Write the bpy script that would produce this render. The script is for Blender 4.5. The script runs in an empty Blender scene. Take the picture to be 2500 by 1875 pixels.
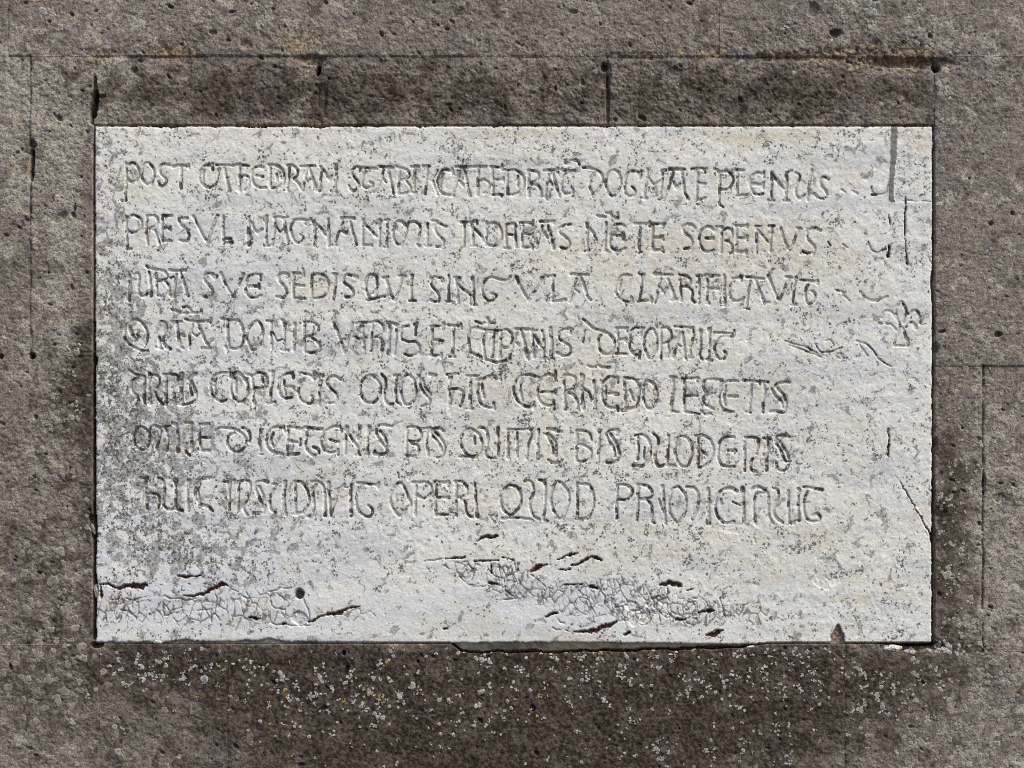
import bpy, math, numpy as np
R = math.radians
sc = bpy.context.scene

# ---------------------------------------------------------------- camera, world, sun, exposure
S = 0.0008                      # metres per pixel of the 2500 x 1875 photograph on the wall plane
CAM_Z, CAM_D = -0.75, 3.3
cam = bpy.data.cameras.new('camera'); co = bpy.data.objects.new('camera', cam)
sc.collection.objects.link(co); sc.camera = co
co.location = (0, -CAM_D, CAM_Z); co.rotation_euler = (R(90), 0, 0)
cam.sensor_width = 36; cam.lens = 36 * CAM_D / (2500 * S)
cam.shift_y = -CAM_Z / (2500 * S)
cam.clip_start = 0.1; cam.clip_end = 100

SUN_DIR = np.array([0.44, -0.33, 0.78]); SUN_DIR /= np.linalg.norm(SUN_DIR)
elev = math.asin(SUN_DIR[2]); az = math.atan2(SUN_DIR[0], SUN_DIR[1])
w = bpy.data.worlds.new("World"); sc.world = w; w.use_nodes = True
nt = w.node_tree; nt.nodes.clear()
o_ = nt.nodes.new('ShaderNodeOutputWorld'); b_ = nt.nodes.new('ShaderNodeBackground')
sky = nt.nodes.new('ShaderNodeTexSky'); sky.sky_type = 'NISHITA'; sky.sun_disc = False
sky.sun_elevation = elev; sky.sun_rotation = az
sky.air_density = 1.0; sky.dust_density = 3.5; sky.ozone_density = 0.6
b_.inputs['Strength'].default_value = 0.095
nt.links.new(sky.outputs[0], b_.inputs[0]); nt.links.new(b_.outputs[0], o_.inputs[0])
sun = bpy.data.lights.new('sun', 'SUN'); so = bpy.data.objects.new('sun', sun)
sc.collection.objects.link(so)
sun.energy = 1.4; sun.angle = R(18); sun.color = (1.0, 0.96, 0.88)
from mathutils import Vector
so.rotation_euler = Vector(SUN_DIR).to_track_quat('Z', 'Y').to_euler()
so.location = (2, -2, 3)
sc.render.engine = 'CYCLES'; sc.cycles.use_denoising = False; sc.cycles.filter_width = 1.05
sc.view_settings.view_transform = 'Standard'; sc.view_settings.look = 'None'
sc.view_settings.exposure = 0.98; sc.view_settings.gamma = 1.0

LETTERS = """
@ 280 380
P 150,100 155,350 140,600:1.2 ; 90,605 150,605 ; ~165,125 250,95 315,170 328,250 300,330 240,358 180,330 150,280
O ~430,95 500,140 530,220 520,310 470,388 420,380 375,310 362,230 380,150 430,95
S ~735,125 660,115 608,150 600,210 640,270 690,320 688,375 645,405 610,400 590,350
T 790,150:1.3 840,130 1000,140 ; 995,120 1000,165 ; 900,150 890,440:1.4
C 1318,110 1318,190 ; ~1320,130 1240,128 1180,180 1145,250 1155,340 1210,410 1280,435 1325,415 ; 1200,200 1185,300 1195,380
A 1370,125 1545,130 ; 1410,180:1.2 1390,300:.8 1340,470:.7 ; 1470,130 1500,270 1550,480:1.3
H 1580,140 1660,120:1.2 1800,135 ; 1680,140 1685,300 1680,465:1.3 ; ~1690,310 1740,270 1800,290 1820,350 1800,420 1760,470
E ~2005,160 1930,145 1865,200 1850,290 1870,370 1930,420 2035,435 ; 1910,270 2000,285
@ 660 380
D -6,150 -8,400:1.2 ; ~-20,125 60,130 140,170 182,240 185,320 160,390 100,430 20,430 -10,410 ; 85,260 90,330 ; 135,230 142,310
R 255,150 248,300 225,470 ; ~230,135 300,130 350,170 370,220 360,270 320,310 ; ~320,320 370,370 410,430 435,470
A 410,145 600,140 ; 490,170 465,330 435,465 ; 525,170 570,300 620,460:1.5 ; 470,300:.7 505,350:.7 540,320:.7
M 690,150 675,350 660,470:1.3 ; 680,145 740,230 795,325 830,270:.7 ; 890,130:1.3 885,300 855,480:2 ; 820,475 900,490
S ~1200,210 1218,180 1165,150 1108,190 1100,245 1150,310 1197,370 1185,430 1130,475 1075,450 1060,410
T 1240,165 1340,170 1440,178 ; ~1335,200 1262,260 1237,350 1250,410 1310,440 1372,420 1382,375 1345,360
A 1470,145 1560,155 1640,165:1.3 ; 1530,180 1490,320 1440,460 1395,495 ; 1595,180 1610,300 1640,400 1660,510 ; 1505,290:.7 1560,360:.7
B 1700,140 1740,170 ; 1745,180 1735,350 1720,515:1.2 ; ~1755,165 1840,190 1872,250 1840,310 1770,330 ; ~1820,335 1870,390 1892,450 1880,490 1820,510 1740,515
I 1950,140 1945,300 1935,500 ; 1905,150 1995,145 ; 1905,495 1970,495
L 2120,150 2105,300 2090,500 ; 2070,145 2150,145
@ 1040 380
K -40,140 40,140 ; 20,150 5,330 -10,520 ; 150,195 100,280 60,330 ; 90,340 120,420 155,530
C 355,180 360,245 ; ~335,210 260,185 200,225 160,310 155,400 180,470 235,515 310,530 370,540 ; 235,250 205,330 195,420
A 400,150:1.2 600,158:1.2 ; 450,210 420,330 360,520 ; 520,200 550,330 570,450 595,540:1.3 ; 450,340:.8 500,400:1.3
H 640,150:1.2 800,150:1.2 ; 705,190 700,350 695,530:1.2 ; ~720,340 780,325 840,360 855,420 830,480 790,510
E 870,150 1020,160 ; 1025,120 1025,195 ; 895,180 900,400 905,520 ; 915,320:.8 1050,325 ; 1045,305 1045,350 ; 900,528 1030,528 1020,555
D 1095,230 1100,520:1.2 ; ~1060,195 1130,200 1210,200 1290,250 1325,330 1320,410 1270,490 1190,525 1100,520 ; 1240,280 1240,420
R 1380,200 1383,320:1.3 1385,545:1.3 ; ~1380,200 1460,205 1515,240 1518,300 1470,350 1400,368 ; ~1400,385 1480,392 1545,440 1555,545:1.3
A 1590,205:1.2 1780,190:1.2 ; 1775,170 1780,230 ; 1660,250 1630,400 1610,560 1640,600:.6 ; 1710,230 1750,380 1800,550 ; 1665,330:.8 1700,390:1.2
T 1830,195 2000,205 ; ~1935,220 1860,280 1832,360 1830,440 1860,500 1920,520 1978,490 1970,440 ; ~1875,60 1885,110 1935,105 1960,65 2045,70 2068,120
@ 1400 380
D ~130,160 200,165 290,190 360,230 395,300 385,370 340,450 270,550 ; ~300,215 235,290 215,400 240,480 270,555
O ~550,195 612,240 640,330 620,430 540,550 470,490 435,380 450,280 490,220 550,195
G 915,205 900,310 ; ~890,235 830,210 760,215 710,280 690,370 700,480 740,540 790,550 832,510 820,450 785,425
M 1000,180 990,350 965,480 955,575:1.5 ; 910,570 990,580 ; ~1000,270 1050,350 1095,390 1190,330 ; 1115,395 1065,465:.6 ; 1210,200 1195,350 1170,580 ; 1190,205 1250,200 ; 1150,588 1200,580
A 1300,180:1.4 1400,185:1.2 1500,185 ; 1345,225 1310,350 1260,500 1215,590 ; 1460,220 1480,380:1.2 1500,500 1550,585:1.2 ; 1350,350:.8 1390,440:1.2 1435,380:.8
E 1600,180:1.2 1790,180:1.3 ; 1785,170 1780,230 ; 1680,220 1670,400 1665,580:1.2 ; 1670,365 1780,382 ; ~1665,580 1700,595 1780,570
@ 1720 380
P ~130,180 180,200 205,260 202,400 197,560 200,650 245,697 ; ~205,215 300,215 370,270 388,340 350,425 295,458 210,455
L 430,200:1.3 525,200 ; 445,215 440,400 445,530 ; 440,545 565,530
E ~780,245 700,235 640,290 612,380 640,470 700,525 785,515 ; 630,380:1.3 790,392 ; 802,215:.8 800,285 ; 792,370 790,440
N 910,235:1.3 902,400 900,600 ; 865,602 935,602 ; 930,265 1000,370 1075,450 ; 1105,240:1.2 1105,400:1.2 1093,600:1.1 ; 1070,608 1140,608
U 1100,232 1180,200 ; ~1230,235 1282,270 1272,340 1230,420 1228,500 1260,565 1300,580 1340,540 ; 1450,200:1.3 1425,300 1400,440 1385,600
S ~1670,320 1610,290 1560,340 1580,410 1640,480 1652,540 1600,585 1530,565 1480,515
@ 280 510
P 160,110 152,290 165,400 165,530 ; 160,545 220,540 ; ~180,120 250,85 330,120 365,190 345,270 270,320 200,305 155,270
R 430,110 425,300 445,480 ; ~435,95 500,85 560,110 575,180 540,235 470,265 ; ~480,270 540,290 575,380 600,470
E 650,90:1.1 765,95:1.2 ; 645,100 630,260 645,430 ; 635,265 750,265 ; 650,435 765,430 ; 750,245 755,285
S 870,130:1.2 970,130:1.2 ; ~865,150 890,215 960,270 1000,340 995,410 940,440 880,425
V 1060,100:1.2 1110,200 1170,320 1245,450 ; 1385,90:1.3 1340,200 1290,330 1245,450
L 1470,100 1460,280 1470,470:1.2 ; 1470,455 1580,455:1.4 ; 1500,400 1570,400
M 1810,110 1805,300:1.5 1815,490:1.5 ; 1850,190 1880,270 1935,325 1990,270 ; 2050,100:1.2 2040,300 2050,490 ; 2020,490 2085,498
@ 660 510
A ~50,120 130,110 180,130 230,110 ; 65,140 50,300 20,490:1.3 ; 190,150:1.1 200,270:1.2 235,470 ; 75,240:.8 130,310:.8 190,260:.8
G 545,135 480,205 ; ~520,160 430,140 340,155 285,210 275,290 310,400 370,460 430,430 440,380 400,350
N 590,160 600,330 600,500 ; 570,170 660,240 760,370 ; 780,140 785,320:1.2 785,500:1.3
A 950,125 1130,125:1.2 ; 985,180 920,330 860,490 ; 1070,160 1110,300 1165,480 ; 840,490 890,490 ; 980,300:1.2 1020,330:1.5
N 1250,150 1245,300 1245,480 ; 1260,190 1350,280 1440,380 ; 1480,150 1475,300 1470,490 ; 1270,490 1370,490
I 1580,150 1575,320 1565,500:1.2 ; 1540,155 1600,150 ; 1535,515 1580,515
M ~1660,300 1680,210 1740,165 1810,200 1835,260 1820,360 1760,480 1700,460 1660,380 1655,290 ; ~1840,240 1880,185 1950,170 2010,220 2020,300 1995,400 1975,470 2015,500
@ 1040 510
U 20,200 22,350 10,490:1.1 ; -10,500 60,495
S 80,160 150,170 ; ~275,240 240,235 200,205 130,205 115,270 180,370 240,430 230,490 200,515 140,510
A 470,180:1.2 580,180 680,165 ; 520,200 515,330 510,500 450,570:.7 ; 680,160 690,200
N 620,210 630,350 635,490:1.2 ; 620,240 690,300 750,370 790,450 ; 610,500 680,495 ; 815,180 810,500
D ~830,215 860,195 940,195 1000,250 1022,350 1000,430 940,495 860,495 815,470
R 1080,230 1080,400 1090,530 ; ~1080,215 1160,200 1195,200 1215,240 ; 1190,210 1205,350 1215,520:1.1 ; 1100,345 1165,350:.8 ; 1060,530 1130,535
E 1270,185 1440,190 ; 1445,160 1440,220 ; 1310,210 1300,360 1295,500 ; 1310,330 1430,350 ; 1440,330 1430,380 ; 1300,515 1430,520 ; 1435,490 1435,545
A 1540,170 1725,170 ; 1725,165 1720,200 ; 1570,230 1535,330 1490,530 ; 1650,230 1690,380:1.2 1720,530:1.2 ; 1600,330:1.2 1640,390:.9
S ~1950,210 1880,220 1810,255 1800,310 1870,370 1930,430 1935,490 1890,540 1820,520
@ 1400 510
N 180,195:1.2 190,300 180,430 200,560 ; 150,575 210,560 ; 190,240 260,310 310,420:.7 ; 440,190:1.2 430,380 420,550:1.2 ; 415,560 455,570
E ~320,90 360,100 430,110 ; ~440,55 500,60 520,100 570,110 600,80 ; 600,60 600,125 ; ~690,230 640,205 560,220 505,290 490,380 490,470 540,545 610,570 660,560 690,530 ; 520,360 660,360 ; 670,330:1.3 675,430:1.3
T 820,200 1030,200 ; 1030,180 1030,240 ; 900,240 890,400 885,570:1.2 ; 850,590 920,585
E 1060,200 1230,205 ; 1220,205:1.1 1205,250 ; 1075,220 1065,370:1.1 1065,540:1.1 ; 1080,385 1200,385 ; 1205,365 1205,420 ; 1065,555:1.2 1200,555:1.2 ; 1200,520 1215,580
S ~1640,250 1590,215 1520,210 1475,260 1500,320 1570,380 1600,440 1570,520 1500,540
E ~1930,240 1910,300 ; ~1900,290 1850,240 1780,250 1720,300 1695,400 1720,500 1780,575 1850,575 1890,555 ; 1790,395 1880,400:1.4
R 1970,240 2010,245 ; 2010,250 1995,400 1990,590:1.2 ; ~2030,280 2090,265 2140,300 2145,370 2100,420 2050,430 ; ~2080,440 2130,480 2150,580 ; 2110,600 2165,570
@ 1720 510
E 420,230 580,230:1.2 ; 575,215 575,255 ; 435,240 430,400 430,580 ; 440,390 575,400 ; 575,370:1.1 570,420:1.1 ; 440,580 560,585:1.2 ; 555,560 560,600
N 700,240 700,400 700,590 ; 690,230 760,230:.8 ; 710,280 790,370 860,450 ; 910,230 895,400 885,580 ; 870,235 940,230
V 1030,270:1.2 1070,400 1130,540 ; 1290,265:1.1 1235,360 1190,480 1145,560 ; 1250,260 1310,270
S ~1570,290 1500,260 1430,275 1385,330 1390,400 1440,460 1490,510 1480,580 1430,600 1340,590:1.3 1300,600:1.3
@ 280 640
I 200,190:1.3 205,360:1.3 195,520 ; 205,600:1.6 200,770:1.6
U ~250,170 310,150 330,210 325,300 320,380 345,450 400,455 440,420 ; 460,130 480,280 490,460:1.2 ; 425,50 455,80
R 555,120 560,290 570,440 615,460 ; ~500,95 600,105 680,130 705,180 680,235 590,250 ; ~600,250 680,265 730,330 740,400 735,440
A 740,110:1.3 850,115 955,110:1.2 ; 830,160 815,300 785,460:1.1 ; 890,150 930,270 990,455:1.1 ; 745,210:.7 800,195:.7 ; 760,465 815,465
S 1290,155 1350,225 1390,190 1290,155 ; ~1260,160 1210,190 1210,250 1270,310 1315,370 1300,440 1250,475 1190,465
V 1430,150:1.2 1490,290 1550,400 1605,475 ; 1735,160:1.3 1680,270:1.2 1630,390 1605,475
E ~1970,165:1.2 1880,165 1810,190 1780,260 1765,350 1780,430 1850,475 1920,475 1975,450 ; 1965,160 1970,240 ; 1810,325 1940,325:1.3 ; 1945,290 1950,355
@ 660 640
S ~230,210 240,170 170,145 120,180 115,240 170,310 220,380 215,440 170,480 100,465 80,470
E 305,150 450,155 ; 440,90:.8 450,190 ; 320,160 305,320 315,490:1.1 ; 345,310 450,318 ; 320,490 470,490
D 560,180 555,350 560,510 ; ~590,170 660,165 740,195 780,270 770,370 720,460 640,490 560,485 ; 545,490 550,525
I 880,170 875,330 855,500:1.1 ; 840,160 895,165
S ~1165,205:1.5 1100,180 1040,170 995,210 990,270 1050,315 1100,360 1120,420 1100,470 1020,475:1.3
Q ~1380,170 1330,180 1295,250 1285,340 1315,440 1330,470 ; ~1380,170 1430,200 1440,290 1430,380 1390,430 ; ~1300,510 1400,495 1480,470 1540,465
V 1560,205:1.2 1590,320 1640,470:1.2 1680,520 ; 1780,195:1.2 1750,320 1710,440 1680,520 ; 1520,210 1590,200 ; 1735,190 1820,190
I 1910,180:1.3 1900,330 1905,510:1.2 ; 1880,520 1960,520
@ 1040 640
S ~210,270 225,225 160,210 100,205 65,265 90,340 150,400 175,470 170,530 100,530 60,515:1.2
I 305,180 305,350 305,530:1.4 ; 270,530 340,535
N 400,210 420,400 435,550:1.1 ; 380,210 460,215 ; 420,300 510,370 600,450 ; 625,210:1.2 640,400 645,570 ; 610,575 675,580
G ~1130,195 1100,240 1020,240 940,215 870,205 800,250 760,330 765,430 820,505 880,525 940,480 940,440 890,425
V 1220,210:1.2 1280,340:1.1 1380,520 ; 1560,220:1.5 1500,340 1430,450 1380,520
L 1710,180 1710,350:1.1 1705,530:1.2 ; 1650,195 1740,185 ; 1715,535 1880,510:1.2
A 1950,165 2060,165 2190,170 ; 2030,230 1980,370 1930,540 ; 2090,200 2140,340:1.2 2180,470 2225,510 ; 1990,350:.8 2070,410:.8
@ 1400 640
C ~780,180 700,170 630,210 575,310 570,400 620,490 700,525 790,545 ; 640,230 615,380 ; 780,480:1.3 790,550:1.2
L 880,165 950,170 ; 925,190 920,350 890,510 ; 870,530:.8 950,515 1050,525 ; 1050,480 1055,545
A 1100,165:1.8 1200,170:1.2 1330,180:1.2 ; 1180,220 1140,370 1100,540:1.1 ; 1270,220 1320,350:1.1 1370,500:1.3 ; 1180,350:.9 1215,410:1.3 1270,345:.8 ; 1335,515 1400,500
R 1430,170 1445,350 1450,520:1.4 ; ~1440,180 1520,185 1575,230 1575,290 1530,320 1470,330 ; ~1520,330 1590,370 1610,440 1600,500 1640,545
I 1700,190 1700,370 1690,550 ; 1660,185 1760,185
F 1790,180:1.4 1960,185:1.2 ; 1805,210 1810,370 1800,560 ; 1815,355 1960,360 ; 1820,545:1.3 1825,560:1.2
I 2035,180:1.2 2040,370 2035,590:1.3
@ 1720 640
C ~490,190:1.3 495,250 ; 380,220 480,215 ; ~400,250 345,320 335,420 370,500 430,525 500,510 535,480
A 570,200:1.2 690,215 790,225 ; 620,250 590,400 565,600 ; 690,245 740,380 810,540:1.1 ; 810,555 870,545 ; 530,625:.6 610,635:.6
V 860,180:1.2 920,330 1005,530 ; 1150,210:1.2 1080,350 1005,530 ; 1100,200 1170,205
I 1235,210:1.1 1210,350 1190,560 ; 1170,580 1240,570
T 1290,245 1400,250 1530,270:1.2 ; 1525,250 1525,300 ; ~1400,300 1365,370 1360,450 1385,540 1430,560 1485,500 1485,430 1450,390
@ 280 745
Q ~220,220 300,195 390,270 440,360 440,450 400,560 ; ~210,210 145,300 125,420 180,510 260,570 350,610 440,620 ; ~200,300:1.4 220,380:1.4 260,440:1.2 ; 270,500 330,430 300,400:.7
U ~590,270 620,220 680,240 700,310 670,400 650,480 690,560:1.3 750,590:1.3 ; 600,440:1.2 610,580:1.4 ; 560,575 640,590
A 765,220 900,225 ; 770,60:1.1 870,95:1.3 ; ~920,30 980,20 1020,60 1040,105 ; 930,110 1170,100 ; 1165,60 1165,125 ; 835,240:1.5 850,380:1.2 880,560:1.3 920,580 ; 860,390 930,410:1.3
A ~950,190 1040,215 1150,225 1300,205 ; 1300,180 1290,240 ; 1050,260 1010,400 1010,590 ; 1110,240 1180,380 1230,500 1280,580:1.3 ; 1170,585:1.1 1290,585 ; 1050,380:.7 1110,430:.7 1150,380:.7
D 1520,210 1520,380:1.2 1545,580 ; ~1440,180 1500,200 1600,200 1680,220 1730,330 1735,450 1710,550 1650,590 1550,580 ; 1500,560:1.2 1520,630:1.2
O ~1920,215 1980,270 1995,380 1970,500 1880,610 1810,530 1780,420 1810,310 1860,250 1920,215
M 2115,220 2105,400 2125,600 ; 2050,215 2130,215
@ 660 760
M 150,115 200,160:1.3 190,300 180,520 ; 150,520:1.2 240,530 ; 30,280:.6 90,400:.6 160,380:.6 ; 330,160 325,350:1.2 310,520:1.3
B 460,150 460,350 460,540 ; ~470,150 560,145 630,190 650,250 600,310 490,340 ; ~560,360 640,420 670,490 640,540 560,560 470,545
V 850,160:1.2 900,270 960,430 1000,560 ; 1110,160:1.2 1070,280 1040,420 1000,560
A 1160,170 1210,150 1380,150 ; 1210,190 1160,330 1090,520:1.3 ; 1250,190 1250,350 1270,510 ; 1130,350 1200,380:1.2 1280,350
R 1380,180 1365,350 1355,530:1.2 ; ~1390,140 1450,140 1510,190 1525,260 1480,320 1420,350 ; 1480,360:1.3 1520,440:1.4 1500,560:1.3
I 1610,150 1600,350:1.2 1590,570:1.4 ; 1570,150 1650,160
I 1700,180 1695,380 1670,580:1.2 ; 1680,170:1.2 1720,180
S 1940,180:1.2 1980,160 1960,260 1960,320 ; ~1860,200 1790,215 1760,290 1770,370 1850,410 1950,410 2010,470 2000,560 1900,600 1810,580
@ 1040 760
E 60,205 240,195 ; 235,165:1.2 235,240 ; 85,220 80,400:1.1 70,600:1.2 ; 90,385 220,400:1.2 ; 60,600 210,590 ; 205,570 205,625
T 290,185 470,205:1.1 ; 470,170 480,240 ; 375,230 365,420 350,600:1.4 ; 320,615 385,615
C ~760,245 680,225 600,250 575,340 580,480 610,560 680,590 745,620
T ~640,230 740,240 850,260 1000,260 ; ~670,140 740,160 820,155 930,160 ; 830,100:1.3 835,165 ; ~880,280 800,310 775,390 780,520 800,640 ; 920,270 905,430 890,610:1.3
P 1010,280 1005,420 990,620:1.6 ; ~1020,260 1090,250 1150,300 1160,400 1120,480 1050,490 1010,450 ; ~800,650 880,670 970,690 1080,665
A 1210,240:1.1 1380,240 ; 1230,290 1180,430 1120,640 ; 1290,270 1330,420:1.1 1370,640:1.4 ; 1230,430 1250,460
N 1430,250:1.2 1440,400 1455,620:1.3 ; 1420,260 1490,260 ; 1470,330 1520,420:1.2 1560,490 ; 1570,260 1590,400 1590,650
I 1680,230:1.4 1690,400:1.4 1685,630:1.4 ; 1650,640 1720,640
S ~1950,300 1960,240:1.3 1860,250 1800,290 1800,370 1880,430 1940,470 1950,550 1900,600 1850,600 1770,560
I 2140,270:.8 2120,420:.8 ; 2140,140:.8 2210,190:.8
@ 1400 760
D ~130,110 200,170 280,235 370,260 480,310 550,390 550,490 500,570 430,580 370,540 335,450 340,360 370,320
E 570,230 730,225 ; 720,225 720,270 ; 590,240 605,380 600,560:1.1 ; 610,385:1.2 715,385 ; 705,365:1.2 705,415 ; 575,570:1.2 720,580
C ~940,230 840,225 780,270 760,380 760,490 800,570 880,590 ; 915,250:.8 905,330:.8 ; 895,540 890,640
O ~1050,230 1110,310 1130,420 1110,530 1030,640 980,540 945,420 970,320 1050,230
R 1180,260 1185,450 1180,640 ; ~1190,240 1250,215 1310,260 1325,350 1300,400 1220,440 ; 1270,440 1290,540 1260,610:1.3
A 1360,205:.8 1600,225 ; 1445,290 1395,420 1350,620:1.3 ; 1470,290:1.2 1490,450 1510,640:1.2 ; 1400,440:.7 1450,480:.7
U 1615,210:.6 1625,340 1575,480 1570,620:1.3 ; 1715,270:1.7 1715,330 1715,500 1700,620 1740,650
I 1830,250:1.7 1835,330 1835,480 1830,650:1.2 ; 1800,655 1870,660
T 1900,285 2160,305 ; 2170,260 2165,340 ; ~2130,345 2020,340 1950,400 1905,470 1910,560 1970,640 2030,640 2060,580 2040,540
@ 280 880
S ~210,150 280,190 400,220 ; ~320,230 240,270 220,350 240,420 300,480:1.2 320,540 290,610:1.2 ; 400,240 395,400:1.2 400,600:1.4
I 470,190:1.6 460,340 475,580:1.6
R ~490,190 560,200 600,240 600,300 570,370 ; 540,430 580,520 650,590:1.2
P 655,185 760,185 ; 690,200 690,400:1.2 690,590:1.3 ; ~770,190 840,200 850,260 820,330 780,370 ; 800,440 800,580:1.7
I 900,190:1.8 900,370:1.3 900,590:1.5 ; 870,600 940,600
S ~1090,180:1.3 1040,220:1.4 1000,260 1060,330 1100,450 1080,550 970,590 ; 1010,320 1040,470
C 1545,120 1550,230 ; ~1530,165 1430,170 1350,220 1295,310 1300,430 1370,520 1440,555 1500,530 ; 1365,240 1345,350 1370,470
O ~1600,180:1.1 1660,165:1.3 1730,220:1.3 1790,320:1.1 1790,420 1740,540 1680,565 1610,510 1570,420 1570,300 1600,200 ; 1625,240 1640,440
P ~1780,190 1840,200 1860,270 1875,400 1870,500 1890,580:1.4 ; ~1880,200 1950,165 2030,200 2060,270 2050,340 1990,380 1900,370 ; 1990,220 2000,300
I 2130,160:1.5 2120,330:1.1 2090,560 ; 2060,575 2160,565
@ 660 880
E ~300,200 270,175 210,180 140,250 110,350 130,450 190,510 280,500 ; 300,160 305,240 ; 185,270 190,400 205,460 ; 200,350:.8 310,360:1.2
T 390,165 480,180 570,210 ; 590,160:1.2 585,250:1.2 ; ~450,260 390,330 375,430 410,530 490,580 550,580 570,520 550,480
I 630,200:1.5 700,210:1.4 ; 655,240 655,400 660,590:1.3 ; 690,270 660,400
S ~940,260:1.1 880,215 800,225 765,290 800,360 870,430 900,500 870,570 780,580
O ~1340,200 1410,240 1480,320 1480,450 1420,550 1350,575 1270,540 1215,440 1220,320 1270,240 1340,200
U ~1500,190:1.1 1550,250 1560,350 1540,440 1545,530 1600,590 1650,590 ; 1670,205 1750,205 ; 1700,220 1690,400 1700,560 1760,600
O ~1840,200 1920,240 1960,340 1960,460 1920,560 1830,600 1780,520 1760,400 1770,290 1840,200
S ~2010,210 2020,330 2080,450 2150,520 2140,590 2040,620 ; ~2050,250 2100,380 2165,470 ; 2150,190:1.3 2220,200:1.2
@ 1040 880
H 280,190 430,180 ; 330,230:1.8 320,300 310,420:1.1 330,530:1.3 310,630:1.3 ; ~350,385 430,385 500,430 500,520 460,620
I 545,210 680,215 ; 600,220:1.2 595,400:1.2 590,640:1.5 ; 550,655 635,655
C 990,200 1010,270 ; ~950,240:1.4 900,210:1.3 810,230 740,270 700,370 700,470 740,580 810,630 920,650 ; 910,570 925,660 ; 755,320 780,500
C ~1530,230 1400,190 1290,210 1220,270 1180,370 1200,480 1260,570 1350,620:1.3 1460,620:1.3 ; 1290,240 1270,380 1300,540 ; 1455,570 1450,650
E ~1620,200 1550,260 1510,370 1510,490 1570,580 1650,610 1720,600 ; 1650,185:1.2 1740,220 1760,280 ; 1750,150 1750,260 ; 1720,540 1730,660 ; 1550,430 1750,430 ; 1750,400 1750,460
R 1860,200 1865,400 1880,660:1.2 ; ~1860,210 1930,200 2010,230 2010,310 1970,390 1880,410 ; ~1910,430:1.1 1990,470:1.2 2040,560 2060,670:1.3
@ 1400 890
N 115,160:2 115,280 120,420 130,600:1.5 ; ~130,320 190,360 230,420 245,490 ; 275,220 285,400:1.2 290,600:1.4
E ~190,15 260,40 300,30 ; ~340,10 400,40 490,40 ; ~600,190 500,165 430,200 380,290 385,420 430,530 500,590 600,590 ; 590,170 600,240 ; 590,560 600,630 ; 435,310 435,470 ; 480,390 595,400:1.4
D 680,190 700,380:1.1 700,590 ; ~680,180 770,185:1.1 850,230:1.1 890,320 880,470 840,570 750,600:1.3 660,620:1.3 ; 760,350 810,480
O ~980,210:1.2 1070,250:1.2 1120,340 1130,440 1080,580 1020,600 960,520 935,400 950,280 980,220
I 1350,170:1.4 1340,380:1.2 1315,640:1.2 ; 1310,170 1390,180 ; 1350,630 1410,640:.7
E 1460,190:.8 1690,185 ; 1670,180 1670,220 ; 1500,210 1495,400 1490,620:1.1 ; 1510,425 1670,425 ; 1500,640 1700,670
Z ~2010,215 1880,200 1780,215 1750,300 1800,400:1.3 1750,460:1.2 ; ~1800,400 1740,530 1730,620 1790,680 1850,660 ; 1830,570:1.1 1890,600:1.1 ; ~1750,520 1820,570
@ 1720 890
E ~440,225 330,220 260,260 200,370 200,510 250,600:1.2 330,640:1.3 390,640 ; 285,290 265,430 280,550 ; 320,430 440,430:1.2
T 520,215:1.1 740,235 ; 745,220 745,270 ; 630,260 620,430:1.2 605,620 ; 560,640:1.1 620,650
I 800,240 815,380:1.3 790,500 785,650 ; 780,230 860,240
S ~1150,240 1050,240 960,280 1000,340 1070,420 1100,530 1080,640 960,635:1.2 890,640 ; ~910,330 960,430 1040,500 1060,580
@ 280 1010
O ~330,180 270,260 260,360 300,460 380,490 450,430 465,320 450,250 400,200 330,180
N ~465,300 470,220 520,165 590,180 620,230 600,340 560,460 ; ~650,180 700,240 715,350 700,500:1.2 ; 680,175 745,170
I 810,150:1.3 840,180 850,350:1.2 850,510:1.5 ; 780,130:1.3 830,140
L 1030,130 1030,300:1.2 1040,500:1.4 ; 950,125 1050,125 ; ~1040,500 1080,515:1.2 1120,480 ; 960,520:1.3 1000,570:1.2
E 1150,150:1.4 1270,140 ; 1145,170 1145,320 1165,490 ; 1180,320 1280,330 ; 1160,500:1.2 1270,500:1.4
D ~1365,235:1.2 1420,195 1530,195 1640,220 1740,290 1775,390 1730,480 1650,520 1570,480 1520,400 1530,310 ; ~1560,280 1620,260 ; ~1720,190 1800,230 1830,300 1815,380
I 1975,220:1.3 1955,360 1960,500:1.3 ; 1950,545:.6 2000,550:.6
@ 660 1010
C ~180,200:1.1 90,180 0,220 -50,300 -50,420 0,500 70,530 165,545 ; ~40,260 10,350 40,450 ; 180,175 190,240
E ~240,180 330,190:1.1 430,215:1.5 ; 240,190 235,350 220,540 ; 240,365 400,395 ; 405,350:1.2 400,420:1.2 ; 220,560:1.3 375,540:1.3
T 460,185:1.1 690,210:1.2 ; ~480,370 470,440 520,520 590,565 650,540 640,480 580,450 ; 490,260 480,400:.8
E ~960,240 930,175 850,180 760,230 700,320 690,420 740,500 820,530 900,510 ; 800,350:.8 920,385 ; 910,480 920,560
N 1030,190:1.6 1020,300 1010,400:1.2 1010,540 ; 1070,290 1120,380 1180,450 1185,560:1.3 ; 1210,180:1.3 1180,350 ; 1150,560 1210,560
I 1330,190:1.8 1310,300 1310,550:1.3
S ~1640,170 1530,155 1440,170 1430,260 1480,360 1540,440 1570,520 1500,550:1.3 1410,540:1.4 1410,500 ; ~1480,240 1530,300 1570,400 1560,510
B 1850,210 1835,380 1840,560:1.1 ; ~1850,190 1950,180 2020,220 2035,310 1990,370 1870,370 ; ~1900,400 1980,430 2000,500 1960,570 1850,575
I 2120,210:1.6 2105,350 2130,560 ; 2080,205 2160,195
@ 1040 1020
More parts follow.
